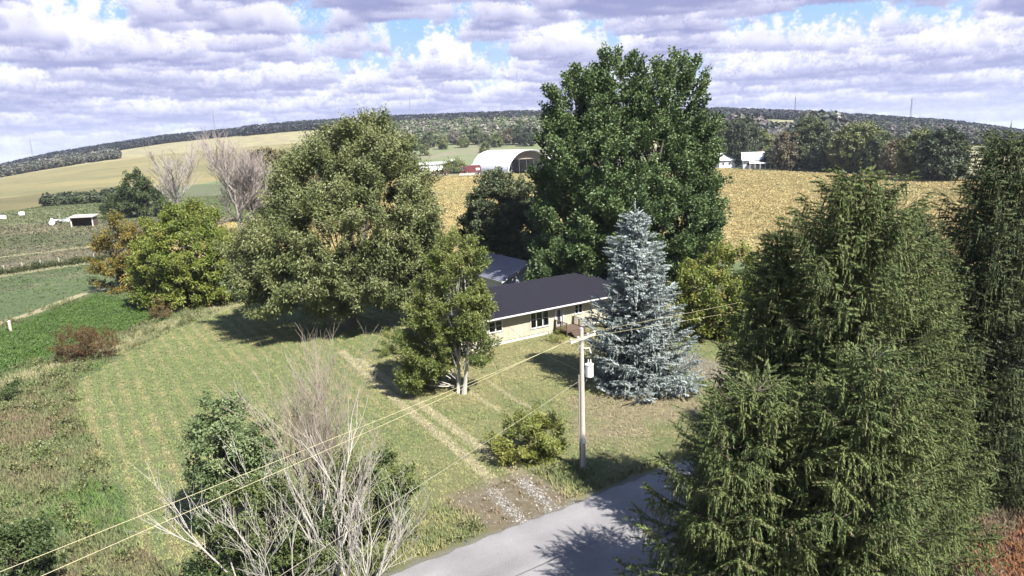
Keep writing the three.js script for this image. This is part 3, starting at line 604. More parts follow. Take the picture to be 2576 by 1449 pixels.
  part('gable_wall', new THREE.ExtrudeGeometry(new THREE.Shape([[0, 0], [wide, 0], [wide, eh], [wide / 2, rh - 0.05], [0, eh]].map(([a, b]) => new THREE.Vector2(a + gx0, b))), { depth: 0.15, bevelEnabled: false }).translate(0, 0, -0.15), GW, gr);
  part('side_wall', bx(0.15, eh - 0.06, long - 0.15, gx0 + 0.075, eh / 2 - 0.03, -long / 2 - 0.08), GW, gr);
  part('side_wall', bx(0.15, eh - 0.06, long - 0.15, gx0 + wide - 0.075, eh / 2 - 0.03, -long / 2 - 0.08), GW, gr);
  part('back_wall', bx(wide - 0.32, eh - 0.06, 0.14, gx0 + wide / 2, eh / 2 - 0.03, -long), GW, gr);
  const ang = Math.atan2(rh - eh, wide / 2), ln = Math.hypot(rh - eh, wide / 2) + 0.45;
  for (const s of [-1, 1]) {
    const rf = part('roof', bx(ln, 0.06, long + 0.8).rotateZ(-s * ang).translate(gx0 + wide / 2 + s * (Math.cos(ang) * ln / 2 + 0.005), rh + 0.06 - Math.sin(ang) * ln / 2, -long / 2), TIN, gr);
    for (let i = 0; i <= 16; i++) part('seam', bx(ln, 0.035, 0.035).translate(0, 0.048, 0).rotateZ(-s * ang).translate(gx0 + wide / 2 + s * (Math.cos(ang) * ln / 2 + 0.005), rh + 0.06 - Math.sin(ang) * ln / 2, -long - 0.3 + i * (long + 0.7) / 16), TIN, rf);
    part('rake_board', bx(ln, 0.16, 0.03).rotateZ(-s * ang).translate(gx0 + wide / 2 + s * Math.cos(ang) * ln / 2, rh - 0.04 - Math.sin(ang) * ln / 2, 0.42), WHITE, gr);
  }
  part('eave_board', bx(0.03, 0.16, long + 0.8, gx0 - 0.42, eh - 0.14, -long / 2), WHITE, gr);
  part('door', bx(0.95, 2.0, 0.06, gx0 + 1.1, 1.02, 0.031), WHITE, gr);
  addWindow(gr, gx0 + 2.6, 1.1, gx0 + 3.8, 2.0, 0.02, [gx0 + 3.2]);
}

// ---------------------------------------------------------------- trees and shrubs of the yard
const GREEN = { maple: [[0.0507, 0.0879, 0.0267], [0.105, 0.152, 0.0541]], silver: [[0.0833, 0.105, 0.0346], [0.158, 0.173, 0.0691]], dark: [[0.0332, 0.0547, 0.0174], [0.0629, 0.0878, 0.0281]], lime: [[0.0964, 0.13, 0.0178], [0.163, 0.186, 0.0356], [0.185, 0.147, 0.0356]], gold: [[0.118, 0.102, 0.0178], [0.2, 0.147, 0.0306], [0.0739, 0.0841, 0.0178]], cedar: [[0.0763, 0.107, 0.0229], [0.146, 0.167, 0.0433], [0.152, 0.136, 0.0459]], brown: [[0.0887, 0.0701, 0.0281], [0.133, 0.109, 0.0433], [0.0592, 0.0701, 0.0204]], olive: [[0.0964, 0.119, 0.0214], [0.183, 0.191, 0.0428]], red: [[0.0833, 0.0449, 0.0183], [0.113, 0.073, 0.0245], [0.0591, 0.0561, 0.0164]] };
broadleaf('maple_tree', 'tallest dark green maple rising behind the bungalow roof', 'tree', [1600, 740], [[1470, 330, 85, 130], [1555, 270, 68, 118, 2], [1690, 300, 84, 128], [1500, 430, 130, 130, -2], [1650, 440, 140, 145], [1580, 570, 195, 120, -3], [1425, 560, 78, 125], [1722, 560, 74, 125], [1430, 645, 82, 62, -5], [1400, 680, 58, 36, -7], [1490, 690, 60, 36, -6], [1600, 660, 150, 60, -2]], { seed: 1, colors: GREEN.maple, trunk: 0.6, stems: 2, up: 1.0, long: 1.35, len: 1.45, per: 8, dens: 1.3, ragged: 0.3, spray: SPRAY.maple });
broadleaf('yard_tree', 'dark rounded tree left of the tall maple, above the garage', 'tree', [1260, 690], [[1262, 530, 75, 85], [1225, 590, 60, 70], [1300, 590, 70, 85], [1260, 630, 80, 50]], { seed: 2, colors: [[0.0493, 0.0697, 0.0306], [0.106, 0.128, 0.0638]], trunk: 0.35, per: 8, dens: 1.6 });
broadleaf('broad_tree', 'broad pale green tree left of the bungalow, shading the lawn', 'tree', [880, 825], [[920, 415, 92, 95, 1], [945, 368, 55, 52, 1], [860, 420, 58, 75], [800, 490, 95, 110], [950, 520, 130, 130, -1], [860, 600, 190, 120, -1], [700, 660, 95, 100], [1015, 620, 85, 95], [780, 700, 150, 75, -2], [930, 690, 130, 85, -1], [655, 700, 50, 65]], { seed: 3, colors: GREEN.silver, trunk: 0.55, per: 7, dens: 1.35, up: 0.7, ragged: 0.45, len: 1.3, spray: SPRAY.narrow, long: 1.3 });
broadleaf('upright_tree', 'upright yellow green tree with pale bare trunk on front lawn', 'tree', [1160, 990], [[1148, 700, 66, 80], [1125, 785, 85, 80], [1172, 800, 52, 82], [1080, 870, 56, 78], [1200, 880, 25, 46], [1150, 640, 42, 42], [1055, 945, 42, 46], [1098, 930, 40, 45, 1.5]], { seed: 4, colors: GREEN.cedar, trunk: 0.2, stems: 2, bark: PALEBARK, per: 8, q: 0.8, dens: 1.5, spray: SPRAY.cedar, up: 0.8, rare: 0.01 });
broadleaf('round_tree', 'rounded bright yellow green tree at the left lawn corner', 'tree', [470, 770], [[470, 640, 105, 100], [400, 680, 60, 80], [540, 690, 55, 75], [475, 575, 60, 50], [450, 730, 90, 40]], { seed: 5, colors: GREEN.lime, trunk: 0.3, per: 7, dens: 1.5, rare: 0.03, spray: SPRAY.round });
broadleaf('autumn_tree', 'narrow golden leaved tree left of the round lime green tree', 'tree', [300, 735], [[300, 610, 42, 62], [280, 660, 34, 58], [330, 650, 34, 70], [300, 700, 45, 35]], { seed: 6, colors: GREEN.gold, trunk: 0.15, per: 5, spray: SPRAY.round });
broadleaf('side_tree', 'low yellow green tree right of the blue spruce', 'tree', [1800, 850], [[1785, 735, 70, 75], [1835, 690, 50, 75], [1750, 800, 50, 45], [1850, 780, 50, 65], [1800, 800, 60, 45]], { seed: 7, colors: GREEN.lime, trunk: 0.14, per: 7, dens: 1.3, spray: SPRAY.round, q: 0.9 });
broadleaf('small_tree', 'small glossy green tree among the bare branches in front', 'tree', [590, 1345], [[580, 1110, 85, 75], [560, 1060, 48, 45], [620, 1150, 72, 65], [545, 1170, 55, 65], [600, 1220, 60, 45]], { seed: 8, colors: [[0.0808, 0.119, 0.0467], [0.17, 0.208, 0.0978]], trunk: 0.1, stems: 2, per: 7, q: 0.62, dens: 1, spray: SPRAY.round });
broadleaf('vine_thicket', 'leafy green thicket growing through the bare trees', 'shrub', [930, 1375], [[950, 1215, 62, 55], [905, 1280, 58, 70], [985, 1255, 38, 48], [840, 1300, 75, 65], [880, 1200, 40, 60]], { seed: 9, colors: [[0.057, 0.085, 0.0221], [0.115, 0.132, 0.0382]], trunk: 0.06, stems: 3, per: 6, q: 0.6, spray: SPRAY.round });
broadleaf('vine_thicket', 'dark green thicket under the spreading bare branches', 'shrub', [700, 1500], [[690, 1330, 100, 75], [600, 1310, 75, 65], [790, 1350, 80, 70], [640, 1400, 110, 60]], { seed: 20, colors: [[0.0382, 0.0638, 0.0187], [0.085, 0.106, 0.034]], trunk: 0.06, stems: 3, per: 6, q: 0.6, spray: SPRAY.round });
broadleaf('roadside_bush', 'dense low olive bush beside the utility pole', 'bush', [1335, 1152], [[1330, 1105, 70, 48], [1285, 1117, 40, 34], [1378, 1112, 36, 42]], { seed: 10, colors: GREEN.olive, trunk: 0.05, stems: 4, per: 7, q: 0.55, floor: 0.1, spray: SPRAY.narrow });
broadleaf('lawn_shrub', 'small loose shrub left of the upright yellow green tree', 'shrub', [988, 893], [[990, 864, 30, 26]], { seed: 12, colors: GREEN.cedar, trunk: 0.04, per: 8, q: 0.7, dens: 1.8, floor: 0.1, spray: SPRAY.small });
broadleaf('russet_bush', 'wide russet brown bush at the left edge of the lawn', 'bush', [205, 906], [[190, 866, 48, 36], [235, 866, 42, 34]], { seed: 13, colors: GREEN.red, trunk: 0.05, stems: 4, per: 6, q: 0.7, dens: 1.8, floor: 0.1, spray: SPRAY.small });
broadleaf('russet_bush', 'small reddish bush at the foot of the round lime green tree', 'bush', [407, 806], [[405, 780, 26, 25]], { seed: 14, colors: GREEN.red, trunk: 0.05, per: 6, q: 0.7, floor: 0.1, spray: SPRAY.small });
broadleaf('foundation_shrub', 'small shrub below the triple window of the bungalow', 'shrub', [1405, 862], [[1402, 842, 19, 20]], { seed: 15, colors: GREEN.olive, trunk: 0.03, per: 6, q: 0.5, floor: 0.1, spray: SPRAY.small });
broadleaf('edge_bush', 'dark bush cut off by the left edge beside the weeds', 'bush', [-10, 1010], [[-8, 972, 26, 28]], { seed: 16, colors: GREEN.dark, trunk: 0.05, per: 6, q: 0.7, floor: 0.1, spray: SPRAY.round });
broadleaf('corner_bush', 'dark leafy bush filling the bottom left corner', 'bush', [40, 1520], [[40, 1410, 80, 70], [-20, 1380, 60, 60]], { seed: 17, colors: GREEN.dark, trunk: 0.06, per: 6, q: 0.55, floor: 0.1, spray: SPRAY.round });
broadleaf('pasture_tree', 'dark green tree cluster at the pasture edge near the shelter', 'tree', [345, 548], [[345, 485, 36, 45], [300, 522, 36, 24], [375, 512, 38, 32]], { seed: 18, colors: GREEN.dark, trunk: 0.3, per: 5, q: 1.5 });
broadleaf('hedgerow_tree', 'brownish leaved tree behind the grey bare trees', 'tree', [690, 560], [[680, 425, 50, 45], [665, 480, 60, 60], [745, 470, 50, 60], [700, 520, 60, 40]], { seed: 19, colors: GREEN.brown, trunk: 0.35, per: 5, q: 1.3 });

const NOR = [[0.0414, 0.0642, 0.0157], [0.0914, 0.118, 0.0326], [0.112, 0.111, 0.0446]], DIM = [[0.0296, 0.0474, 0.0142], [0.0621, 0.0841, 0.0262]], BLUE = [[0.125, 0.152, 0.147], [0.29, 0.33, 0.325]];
spruce('blue_spruce', 'silvery blue spruce standing before the bungalow', G(1600, 968), 14.4, 5.6, { seed: 51, colors: BLUE, twig: TWIG.blue, q: 1.35, gap: 0.5, boughs: 9, lowRise: -0.2, topRise: 0.7, hang: 0.12, droop: 0.3, sag: 0.14, tipUp: 0.3, pow: 0.86, skirt: true, full: 1.7, shoot: 0.25 });
const ROW = 'spruces along the near side of the road';
const SPR = (seed, colors, more = {}) => ({ seed, colors, group: ROW, pow: 0.52, gap: 0.52, boughs: 10, full: 1.35, droop: 1.7, hang: 0.45, sag: 0.2, ...more });
spruce('norway_spruce', 'tall drooping spruce in front, widest of the roadside spruces', [14.6, -29], 18.2, 6.4, SPR(52, NOR));
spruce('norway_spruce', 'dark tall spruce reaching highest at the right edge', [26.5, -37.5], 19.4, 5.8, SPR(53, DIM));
spruce('norway_spruce', 'slim spruce with thin spire left of the widest spruce', [12, -31], 15.6, 5.2, SPR(54, NOR, { pow: 0.8, gap: 0.5 }));
spruce('norway_spruce', 'low spruce leaning over the road, leftmost of the row', [8.9, -24.6], 11, 5.4, SPR(55, NOR));
spruce('norway_spruce', 'spruce in the bottom centre of the row, cut by the frame', [12.3, -22.8], 12.4, 4.2, SPR(56, NOR));
spruce('norway_spruce', 'spruce standing in the gap before the dark right edge spruce', [18.6, -31.8], 15, 4.6, SPR(57, NOR));
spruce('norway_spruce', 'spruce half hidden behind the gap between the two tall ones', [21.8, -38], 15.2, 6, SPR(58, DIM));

const PALE = mat([0.27, 0.255, 0.225], 0.9);
const TWIGB = mat([0.2, 0.175, 0.14], 0.9);
bareTree('bare_tree', 'white stemmed leafless tree, its forked trunk nearest the road', G(850, 1490), 8.6, { seed: 61, r: 0.085, stems: 3, fan: 0.25, limbs: 6, levels: 3, split: 4, bend: 0.3, up: 0.5, spread: 0.5, minR: 0.008, bark: PALE, twigBark: TWIGB });
bareTree('bare_tree', 'pale leafless tree spreading towards the power lines', G(690, 1550), 7.4, { seed: 62, r: 0.06, stems: 5, fan: 0.5, limbs: 5, levels: 3, split: 4, bend: 0.3, up: 0.35, spread: 0.6, minR: 0.008, bark: PALE });
bareTree('bare_tree', 'pale leafless tree leaning right over the road verge', G(900, 1540), 6.6, { seed: 63, r: 0.055, stems: 4, fan: 0.5, leanX: 0.4, limbs: 5, levels: 3, split: 4, bend: 0.3, up: 0.3, spread: 0.6, minR: 0.008, bark: PALE });
bareTree('twiggy_tree', 'brown grey leafless tree of fine twigs behind the white stems', G(800, 1370), 9.6, { seed: 66, r: 0.09, stems: 4, fan: 0.2, limbs: 8, levels: 4, split: 4, bend: 0.35, up: 0.6, spread: 0.5, minR: 0.007, bark: TWIGB, twigBark: mat([0.22, 0.185, 0.15], 0.95) });
bareTree('dead_tree', 'grey bare tree, left of the pair behind the lime green tree', G(455, 562), 19, { seed: 64, r: 0.3, stems: 2, fan: 0.25, limbs: 8, levels: 4, split: 4, bend: 0.35, up: 0.4, spread: 0.7, minR: 0.04 });
bareTree('dead_tree', 'wide grey bare tree touching the broad pale green tree', G(610, 600), 19.5, { seed: 65, r: 0.3, stems: 3, fan: 0.35, limbs: 9, levels: 4, split: 5, bend: 0.35, up: 0.45, spread: 0.7, minR: 0.035, twigBark: mat([0.22, 0.19, 0.18], 0.95) });

// ---------------------------------------------------------------- utility pole and wires
{
  const [x, z] = G(1467, 1180), p = thing('utility_pole', 'weathered wooden utility pole with transformer beside the road', 'pole', [x, 0, z]);
  const WOOD = mat([0.42, 0.37, 0.32], 0.9, { bumpMap: grain(1), bumpScale: 0.01 }), CAN = mat([0.6, 0.61, 0.62], 0.4), PORC = mat([0.55, 0.5, 0.48], 0.3), STEEL = mat([0.45, 0.45, 0.45], 0.4, { metalness: 0.7 });
  part('shaft', new THREE.CylinderGeometry(0.12, 0.17, 9.1, 14).translate(0, 4.4, 0), WOOD, p);
  part('pole_cap', new THREE.ConeGeometry(0.13, 0.08, 14).translate(0, 8.99, 0), STEEL, p);
  const arm = part('crossarm', bx(2.4, 0.12, 0.1).rotateY(Math.atan2(-0.72, -0.69)).translate(0.08, 8.35, 0.08), WOOD, p);
  const ad = [Math.cos(Math.atan2(-0.72, -0.69)), -Math.sin(Math.atan2(-0.72, -0.69))];
  for (const k of [-1.1, -0.45, 0.45, 1.1]) part('insulator', [new THREE.CylinderGeometry(0.06, 0.04, 0.16, 10).translate(ad[0] * k + 0.08, 8.49, ad[1] * k + 0.08), new THREE.CylinderGeometry(0.075, 0.075, 0.03, 10).translate(ad[0] * k + 0.08, 8.53, ad[1] * k + 0.08)], PORC, arm);
  for (const k of [-0.7, 0.7]) part('brace', bx(0.9, 0.03, 0.03).rotateZ(k > 0 ? -0.65 : 0.65).translate(k * 0.52, 8.05, 0).rotateY(Math.atan2(-0.72, -0.69)).translate(0.15, 0, 0.15), STEEL, p);
  const tr = part('transformer', [new THREE.CylinderGeometry(0.24, 0.24, 0.72, 18).translate(0.44, 6.35, 0.05), new THREE.CylinderGeometry(0.26, 0.26, 0.05, 18).translate(0.44, 6.73, 0.05)], CAN, p);
  part('bushing', [new THREE.CylinderGeometry(0.035, 0.05, 0.28, 8).translate(0.38, 6.89, 0.05), new THREE.CylinderGeometry(0.035, 0.05, 0.28, 8).translate(0.52, 6.89, 0.05)], PORC, tr);
  part('bracket', bx(0.2, 0.4, 0.06, 0.16, 6.35, 0.05), STEEL, p);
  part('cutout', [bx(0.06, 0.34, 0.06).rotateZ(0.3).translate(0.5, 7.6, 0.1), bx(0.4, 0.05, 0.05, 0.28, 7.75, 0.08)], PORC, p);
  part('conduit', new THREE.CylinderGeometry(0.035, 0.035, 6, 8).translate(-0.19, 3.1, 0.06), mat([0.25, 0.23, 0.22], 0.6), p);
  part('marker_plate', bx(0.16, 0.35, 0.01, 0.04, 1.9, 0.165), CAN, p);
  const WIRE = mat([0.33, 0.3, 0.18], 0.5), CABLE = mat([0.25, 0.23, 0.18], 0.6), BLACK = mat([0.05, 0.05, 0.05], 0.6);
  const wire = (label, a, b, sag, r, m, g) => {
    const pts = []; for (let i = 0; i <= 24; i++) { const f = i / 24; pts.push(V(lerp(a[0], b[0], f), lerp(a[1], b[1], f) - 4 * sag * f * (1 - f), lerp(a[2], b[2], f))); }
    const o = shade(new THREE.Mesh(new THREE.TubeGeometry(new THREE.CatmullRomCurve3(pts), 48, r, 6), m)); o.name = numbered('power_line'); scene.add(o); tag(o, label, 'wire', g);
  };
  const at = (k, y) => [x + ad[0] * k + 0.08, y, z + ad[1] * k + 0.08], ext = (a, px, py, h, f) => { const b = G(px, py, h); return [lerp(a[0], b[0], f), lerp(a[1], h, f), lerp(a[2], b[1], f)]; };
  const a1 = at(-1.1, 8.55), a2 = at(1.1, 8.55), c1 = [x - 0.15, 5.75, z + 0.1];
  wire('upper bright power line running left from the utility pole', a1, ext(a1, 0, 1428, 7.6, 1.5), 0.15, 0.01, WIRE, 'power lines left of the pole');
  wire('lower bright power line running left from the utility pole', a2, ext(a2, 80, 1449, 7.6, 1.5), 0.15, 0.01, WIRE, 'power lines left of the pole');
  wire('thin cable low on the pole, running left over the drive', c1, ext(c1, 1000, 1252, 5.3, 2.6), 0.1, 0.009, CABLE);
  wire('upper thin power line running right into the spruces', a1, ext(a1, 1870, 752, 8.5, 2.5), 0.2, 0.008, WIRE, 'power lines right of the pole');
  wire('lower thin power line running right into the spruces', a2, ext(a2, 1880, 772, 8.4, 2.5), 0.2, 0.008, WIRE, 'power lines right of the pole');
  const hs = [HOUSE.x + U[0] * 0.2 + N[0] * 0.75, 2.95, HOUSE.z + U[1] * 0.2 + N[1] * 0.75];
  wire('dark service wire dropping from the pole to the bungalow', [x - 0.1, 6.3, z - 0.1], hs, 0.5, 0.012, BLACK);
}

// ---------------------------------------------------------------- farm beyond the field
const YAW = Math.asin(0.545);
{
  const BARNWHITE = mat([0.82, 0.82, 0.84], 0.55), BROWN = mat([0.2, 0.165, 0.14], 0.9), DARK = mat([0.05, 0.05, 0.055], 0.8), EARTH = mat([0.2, 0.16, 0.11], 1);
  const [qx, qz] = G(1278, 441), q = thing('arched_barn', 'large white arched barn beyond the golden field', 'barn', [qx, 0, qz], YAW);
  const Wq = 30, Hq = 13.2, Lq = 40, n = 28, arc = (k, r = 1) => { const a = Math.PI * (1 - k / n), c = Math.cos(a), s = Math.sin(a); return [Wq / 2 + Math.sign(c) * Math.pow(Math.abs(c), 0.9) * Wq / 2 * r, Math.pow(s, 0.92) * Hq * r]; };
  const sh = new THREE.Shape(); for (let k = 0; k <= n; k++) { const [a, b] = arc(k); k ? sh.lineTo(a, b) : sh.moveTo(a, b); } for (let k = n; k >= 0; k--) { const [a, b] = arc(k, 0.975); sh.lineTo(a, b); }
  part('cover', new THREE.ExtrudeGeometry(sh, { depth: Lq, bevelEnabled: false }).translate(0, 0, -Lq), BARNWHITE, q);
  for (let i = 0; i < 9; i++) { const pts = []; for (let k = 0; k <= n; k++) { const [a, b] = arc(k, 0.96); pts.push(V(a + 0.15, b, -0.4 - i * (Lq - 1) / 8)); } const w = []; tubePush(w, pts, pts.map(() => 0.14), 6); part('rib', triGeo(w), METAL, q); }
  const rimPts = []; for (let k = 0; k <= n; k++) { const [a, b] = arc(k, 1.004); rimPts.push(V(a, b, 0.03)); } const rim = []; tubePush(rim, rimPts, rimPts.map(() => 0.2), 6); part('rim', triGeo(rim), METAL, q);
  const bw = new THREE.Shape(); for (let k = 0; k <= n; k++) { const [a, b] = arc(k, 0.97); k ? bw.lineTo(a, b) : bw.moveTo(a, b); }
  part('back_wall', new THREE.ExtrudeGeometry(bw, { depth: 0.2, bevelEnabled: false }).translate(0, 0, -Lq + 0.3), BROWN, q);
  const fwS = new THREE.Shape(); for (let k = 6; k <= n - 6; k++) { const [a, b] = arc(k, 0.955); k > 6 ? fwS.lineTo(a + 0.3, b) : fwS.moveTo(a + 0.3, b); }
  part('gable_sheet', new THREE.ExtrudeGeometry(fwS, { depth: 0.1, bevelEnabled: false }).translate(0, 0, -3.4), BROWN, q);
  for (let i = 0; i < 5; i++) part('post', bx(0.3, 8.2, 0.3, 5 + i * 5, 4.1, -3.7), DARK, q);

  const shed = thing('machine_shed', 'low white shed with three pale bays left of the arched barn', 'shed', [...G(1030, 438).slice(0, 1), 0, G(1030, 438)[1]], 0.1);
  part('wall', bx(24, 5.2, 9, 12, 2.6, -4.6), mat([0.55, 0.57, 0.6], 0.8), shed);
  part('roof', prism([[0.5, 5.3], [-4.6, 6.6], [-9.6, 5.3], [-9.6, 5.5], [-4.6, 6.85], [0.5, 5.5]], 25, -0.5), mat([0.3, 0.33, 0.31], 0.6), shed);
  for (let i = 0; i < 3; i++) part('bay_door', bx(4.6, 4.4, 0.12, 9.3 + i * 5.4, 2.25, 0.02), BARNWHITE, shed);
  for (let i = 0; i < 4; i++) part('post', bx(0.5, 5.1, 0.3, 6.6 + i * 5.4, 2.55, 0.06), DARK, shed);
  const sh2 = thing('small_shed', 'tiny white hut between the low shed and the arched barn', 'shed', [G(1142, 434)[0], 0, G(1142, 434)[1] - 14], 0);
  part('wall', bx(6, 6, 5, 0, 3, -2.5), BARNWHITE, sh2); part('roof', prism([[0.4, 5.9], [-2.5, 7.2], [-5.4, 5.9], [-5.4, 6.1], [-2.5, 7.45], [0.4, 6.1]], 6.8, -3.4), BARNWHITE, sh2); part('door', bx(2, 2.4, 0.1, 0, 3.4, 0.06), DARK, sh2);
  const low = thing('long_barn', 'long pale low building just behind the arched barn', 'barn', [G(1275, 425)[0] + 8, 0, -470], 0.2);
  part('wall', bx(42, 5, 10, 21, 2.5, -5), mat([0.5, 0.43, 0.38], 0.9), low); part('roof', prism([[0.6, 5], [-5, 7.6], [-10.6, 5], [-10.6, 5.3], [-5, 7.9], [0.6, 5.3]], 43, -0.5), mat([0.6, 0.57, 0.55], 0.7), low); part('door', bx(3, 3, 0.1, 8, 1.5, 0.06), DARK, low);

  const RED = mat([0.1, 0.02, 0.025], 0.5), DRED = mat([0.055, 0.016, 0.02], 0.5), TYRE = mat([0.025, 0.025, 0.025], 0.9), RIM = mat([0.5, 0.48, 0.45], 0.5), GLS = mat([0.04, 0.05, 0.06], 0.1);
  const wheel = (r, w, x, z, p) => { const o = part('wheel', new THREE.CylinderGeometry(r, r, w, 20).rotateX(Math.PI / 2).translate(x, r, z), TYRE, p); part('rim', new THREE.CylinderGeometry(r * 0.55, r * 0.55, w + 0.06, 16).rotateX(Math.PI / 2).translate(x, r, z), RIM, o); };
  const on = (px, py) => { const [x, z] = G(px, py); return [x, 0, z]; };
  const truck = thing('farm_truck', 'dark red farm truck parked before the low white shed', 'truck', on(1112, 441), 0.15);
  part('cab', [bx(2.2, 2.3, 2.3, -2.9, 1.75, 0), bx(1.4, 1.2, 2.1, -4.6, 1.25, 0)], DRED, truck); part('window', bx(1.4, 0.7, 2.36, -2.9, 2.3, 0), GLS, truck); part('box', bx(5.6, 2.0, 2.4, 1.3, 2.2, 0), DRED, truck); part('chassis', bx(9, 0.3, 1.2, -0.8, 0.9, 0), TYRE, truck);
  for (const x of [-4.3, 0.8, 2.6]) for (const z of [-1, 1]) wheel(0.55, 0.35, x, z, truck);
  const comb = thing('combine_harvester', 'red combine harvester beside the arched barn', 'harvester', on(1190, 441), 0.2);
  part('body', [bx(9, 3.2, 3.2, 0, 3.3, 0), bx(7, 0.7, 2.9, 0.6, 5.2, 0)], RED, comb); part('cab', bx(2, 2.2, 2.4, -5.3, 3.9, 0), mat([0.14, 0.04, 0.04], 0.4), comb); part('window', bx(1.4, 1.3, 2.46, -5.5, 4.1, 0), GLS, comb); part('header', [bx(1.2, 1.1, 7.4, -7.4, 0.8, 0), bx(2.2, 0.9, 1.3, -6, 1.6, 0)], RED, comb); part('auger', new THREE.CylinderGeometry(0.25, 0.25, 6.5, 10).rotateZ(Math.PI / 2).translate(2.4, 5.9, 1.2), RIM, comb); part('side_panel', bx(2.2, 1.3, 0.06, 2.6, 3.5, 1.63), RIM, comb);
  for (const z of [-1.5, 1.5]) { wheel(1.1, 0.8, -3.4, z, comb); wheel(0.75, 0.5, 3.6, z, comb); }
  [['flat_wagon', 'low grey wagon in front of the red combine harvester', 1175, 446, [0.4, 0.36, 0.32]], ['flat_wagon', 'low red wagon at the right foot of the arched barn', 1235, 447, [0.1, 0.03, 0.035]]].forEach(([nm, lb, px, py, c], i) => {
    const w = thing(nm, lb, 'wagon', on(px, py), 0.1 * i, 'wagons before the arched barn'); part('deck', bx(8.5, 0.3, 2.6, 0, 1.25, 0), mat(c, 0.8), w); part('side_rail', [bx(8.5, 0.7, 0.1, 0, 1.75, 1.2), bx(8.5, 0.7, 0.1, 0, 1.75, -1.2)], mat(c, 0.8), w); part('drawbar', bx(2.4, 0.15, 0.15, -5.3, 0.75, 0), TYRE, w);
    for (const x of [-3, 3]) for (const z of [-1.15, 1.15]) wheel(0.5, 0.3, x, z, w);
  });

  // farmstead on the right
  const LW = mat([0.5, 0.5, 0.52], 0.8), ROOFW = mat([0.78, 0.8, 0.82], 0.45);
  const house = (nm, lb, at, turn, w, d, hgt, rise, porch) => {
    const o = thing(nm, lb, 'house', at, turn);
    part('wall', bx(w, hgt, d, 0, hgt / 2, -d / 2), LW, o);
    const rf = part('roof', prism([[0.9, hgt - 0.1], [-d / 2, hgt + rise], [-d - 0.9, hgt - 0.1], [-d - 0.9, hgt + 0.15], [-d / 2, hgt + rise + 0.3], [0.9, hgt + 0.15]], w + 1.6, -w / 2 - 0.8), ROOFW, o);
    part('chimney', bx(0.8, 1.8, 0.8, w * 0.2, hgt + rise + 0.5, -d / 2 - 0.5), mat([0.25, 0.12, 0.09], 0.9), rf);
    for (let i = 0; i < 3; i++) { const x = -w / 2 + w * (0.18 + 0.3 * i), wn = part('window', bx(1.5, 1.6, 0.14, x, hgt * 0.55, 0.03), WHITE, o); part('pane', bx(1.2, 1.3, 0.06, x, hgt * 0.55, 0.09), GLS, wn); }
    part('door', bx(1.1, 2.1, 0.1, w * 0.32, 1.1, 0.04), DARK, o);
    if (porch) { part('porch_roof', prism([[4.2, 2.9], [4.2, 3.1], [0.1, 3.9], [0.1, 3.7]], w * 0.75, -w * 0.3), ROOFW, o); for (let i = 0; i < 5; i++) part('porch_post', bx(0.3, 2.9, 0.3, -w * 0.28 + i * w * 0.178, 1.45, 3.9), WHITE, o); }
    return o;
  };
  house('distant_house', 'white roofed farmhouse with porch across the golden field', [G(1915, 426)[0], 0, G(1915, 426)[1] - 6], -0.25, 14, 9, 4.6, 3.6, true);
  house('distant_house', 'white roofed house left of the porched farmhouse', [G(1850, 424)[0], 0, G(1850, 424)[1] - 10], 0.3, 13, 9, 4.2, 4, false);
  const hut = thing('white_hut', 'small white hut among the trees right of the farmhouse', 'hut', [G(1993, 425)[0], 0, G(1993, 425)[1] - 12], 0.2);
  part('wall', bx(6, 3.6, 4, 0, 1.8, -2), BARNWHITE, hut); part('roof', prism([[0.4, 3.5], [-2, 4.8], [-4.4, 3.5], [-4.4, 3.7], [-2, 5], [0.4, 3.7]], 6.8, -3.4), ROOFW, hut); part('door', bx(1.4, 2.2, 0.1, 1, 1.1, 0.05), DARK, hut);

  // horse pasture on the left
  const sp = thing('run_in_shelter', 'dark open fronted run-in shelter in the left pasture', 'shelter', [G(208, 571)[0], 0, G(208, 571)[1]], 0.12);
  part('back_wall', bx(5.6, 2.4, 0.1, 0, 1.2, -3), DARKWOOD, sp); for (const s of [-1, 1]) { part('side_wall', bx(0.1, 2.5, 2.9, s * 2.75, 1.25, -1.5), DARKWOOD, sp); part('post', bx(0.25, 2.9, 0.2, s * 2.75, 1.45, 0.06), mat([0.5, 0.46, 0.42], 0.8), sp); }
  part('roof', bx(6.4, 0.16, 4.2).rotateX(0.11).translate(0, 2.9, -1.35), mat([0.3, 0.27, 0.24], 0.7), sp);
  const BALE = mat([0.72, 0.72, 0.7], 0.5);
  [[8, 553, 'white wrapped hay bale at the far left edge of the pasture'], [55, 544, 'white wrapped hay bale farthest back in the pasture'], [132, 567, 'white wrapped hay bale nearest the junk pile'], [310, 548, 'white wrapped hay bale beside the dark pasture trees']].forEach(([px, py, lb], i) => { const b = shade(new THREE.Mesh(new THREE.LatheGeometry([[0, -0.75], [0.62, -0.75], [0.72, -0.62], [0.75, 0], [0.72, 0.62], [0.62, 0.75], [0, 0.75]].map(([a, c]) => new THREE.Vector2(a, c)), 18).rotateZ(Math.PI / 2).rotateY(i), BALE)); b.name = numbered('hay_bale'); const [x, z] = G(px, py); b.position.set(x, 0.74, z); scene.add(b); tag(b, lb, 'bale', 'wrapped bales in the pasture'); });
  const [jx, jz] = G(152, 560), R = rng(91), jp = thing('scrap_pile', 'heap of grey and white scrap left of the run-in shelter', 'scrap pile', [jx, 0, jz]);
  for (let i = 0; i < 14; i++) part('scrap_piece', bx(0.4 + R() * 1.6, 0.15 + R() * 0.5, 0.3 + R() * 0.9).rotateY(R() * 3).rotateZ((R() - 0.5) * 0.7).translate((R() - 0.5) * 4, 0.3 + R() * 1.1, (R() - 0.5) * 3), [METAL, BALE, DARKWOOD][i % 3], jp);
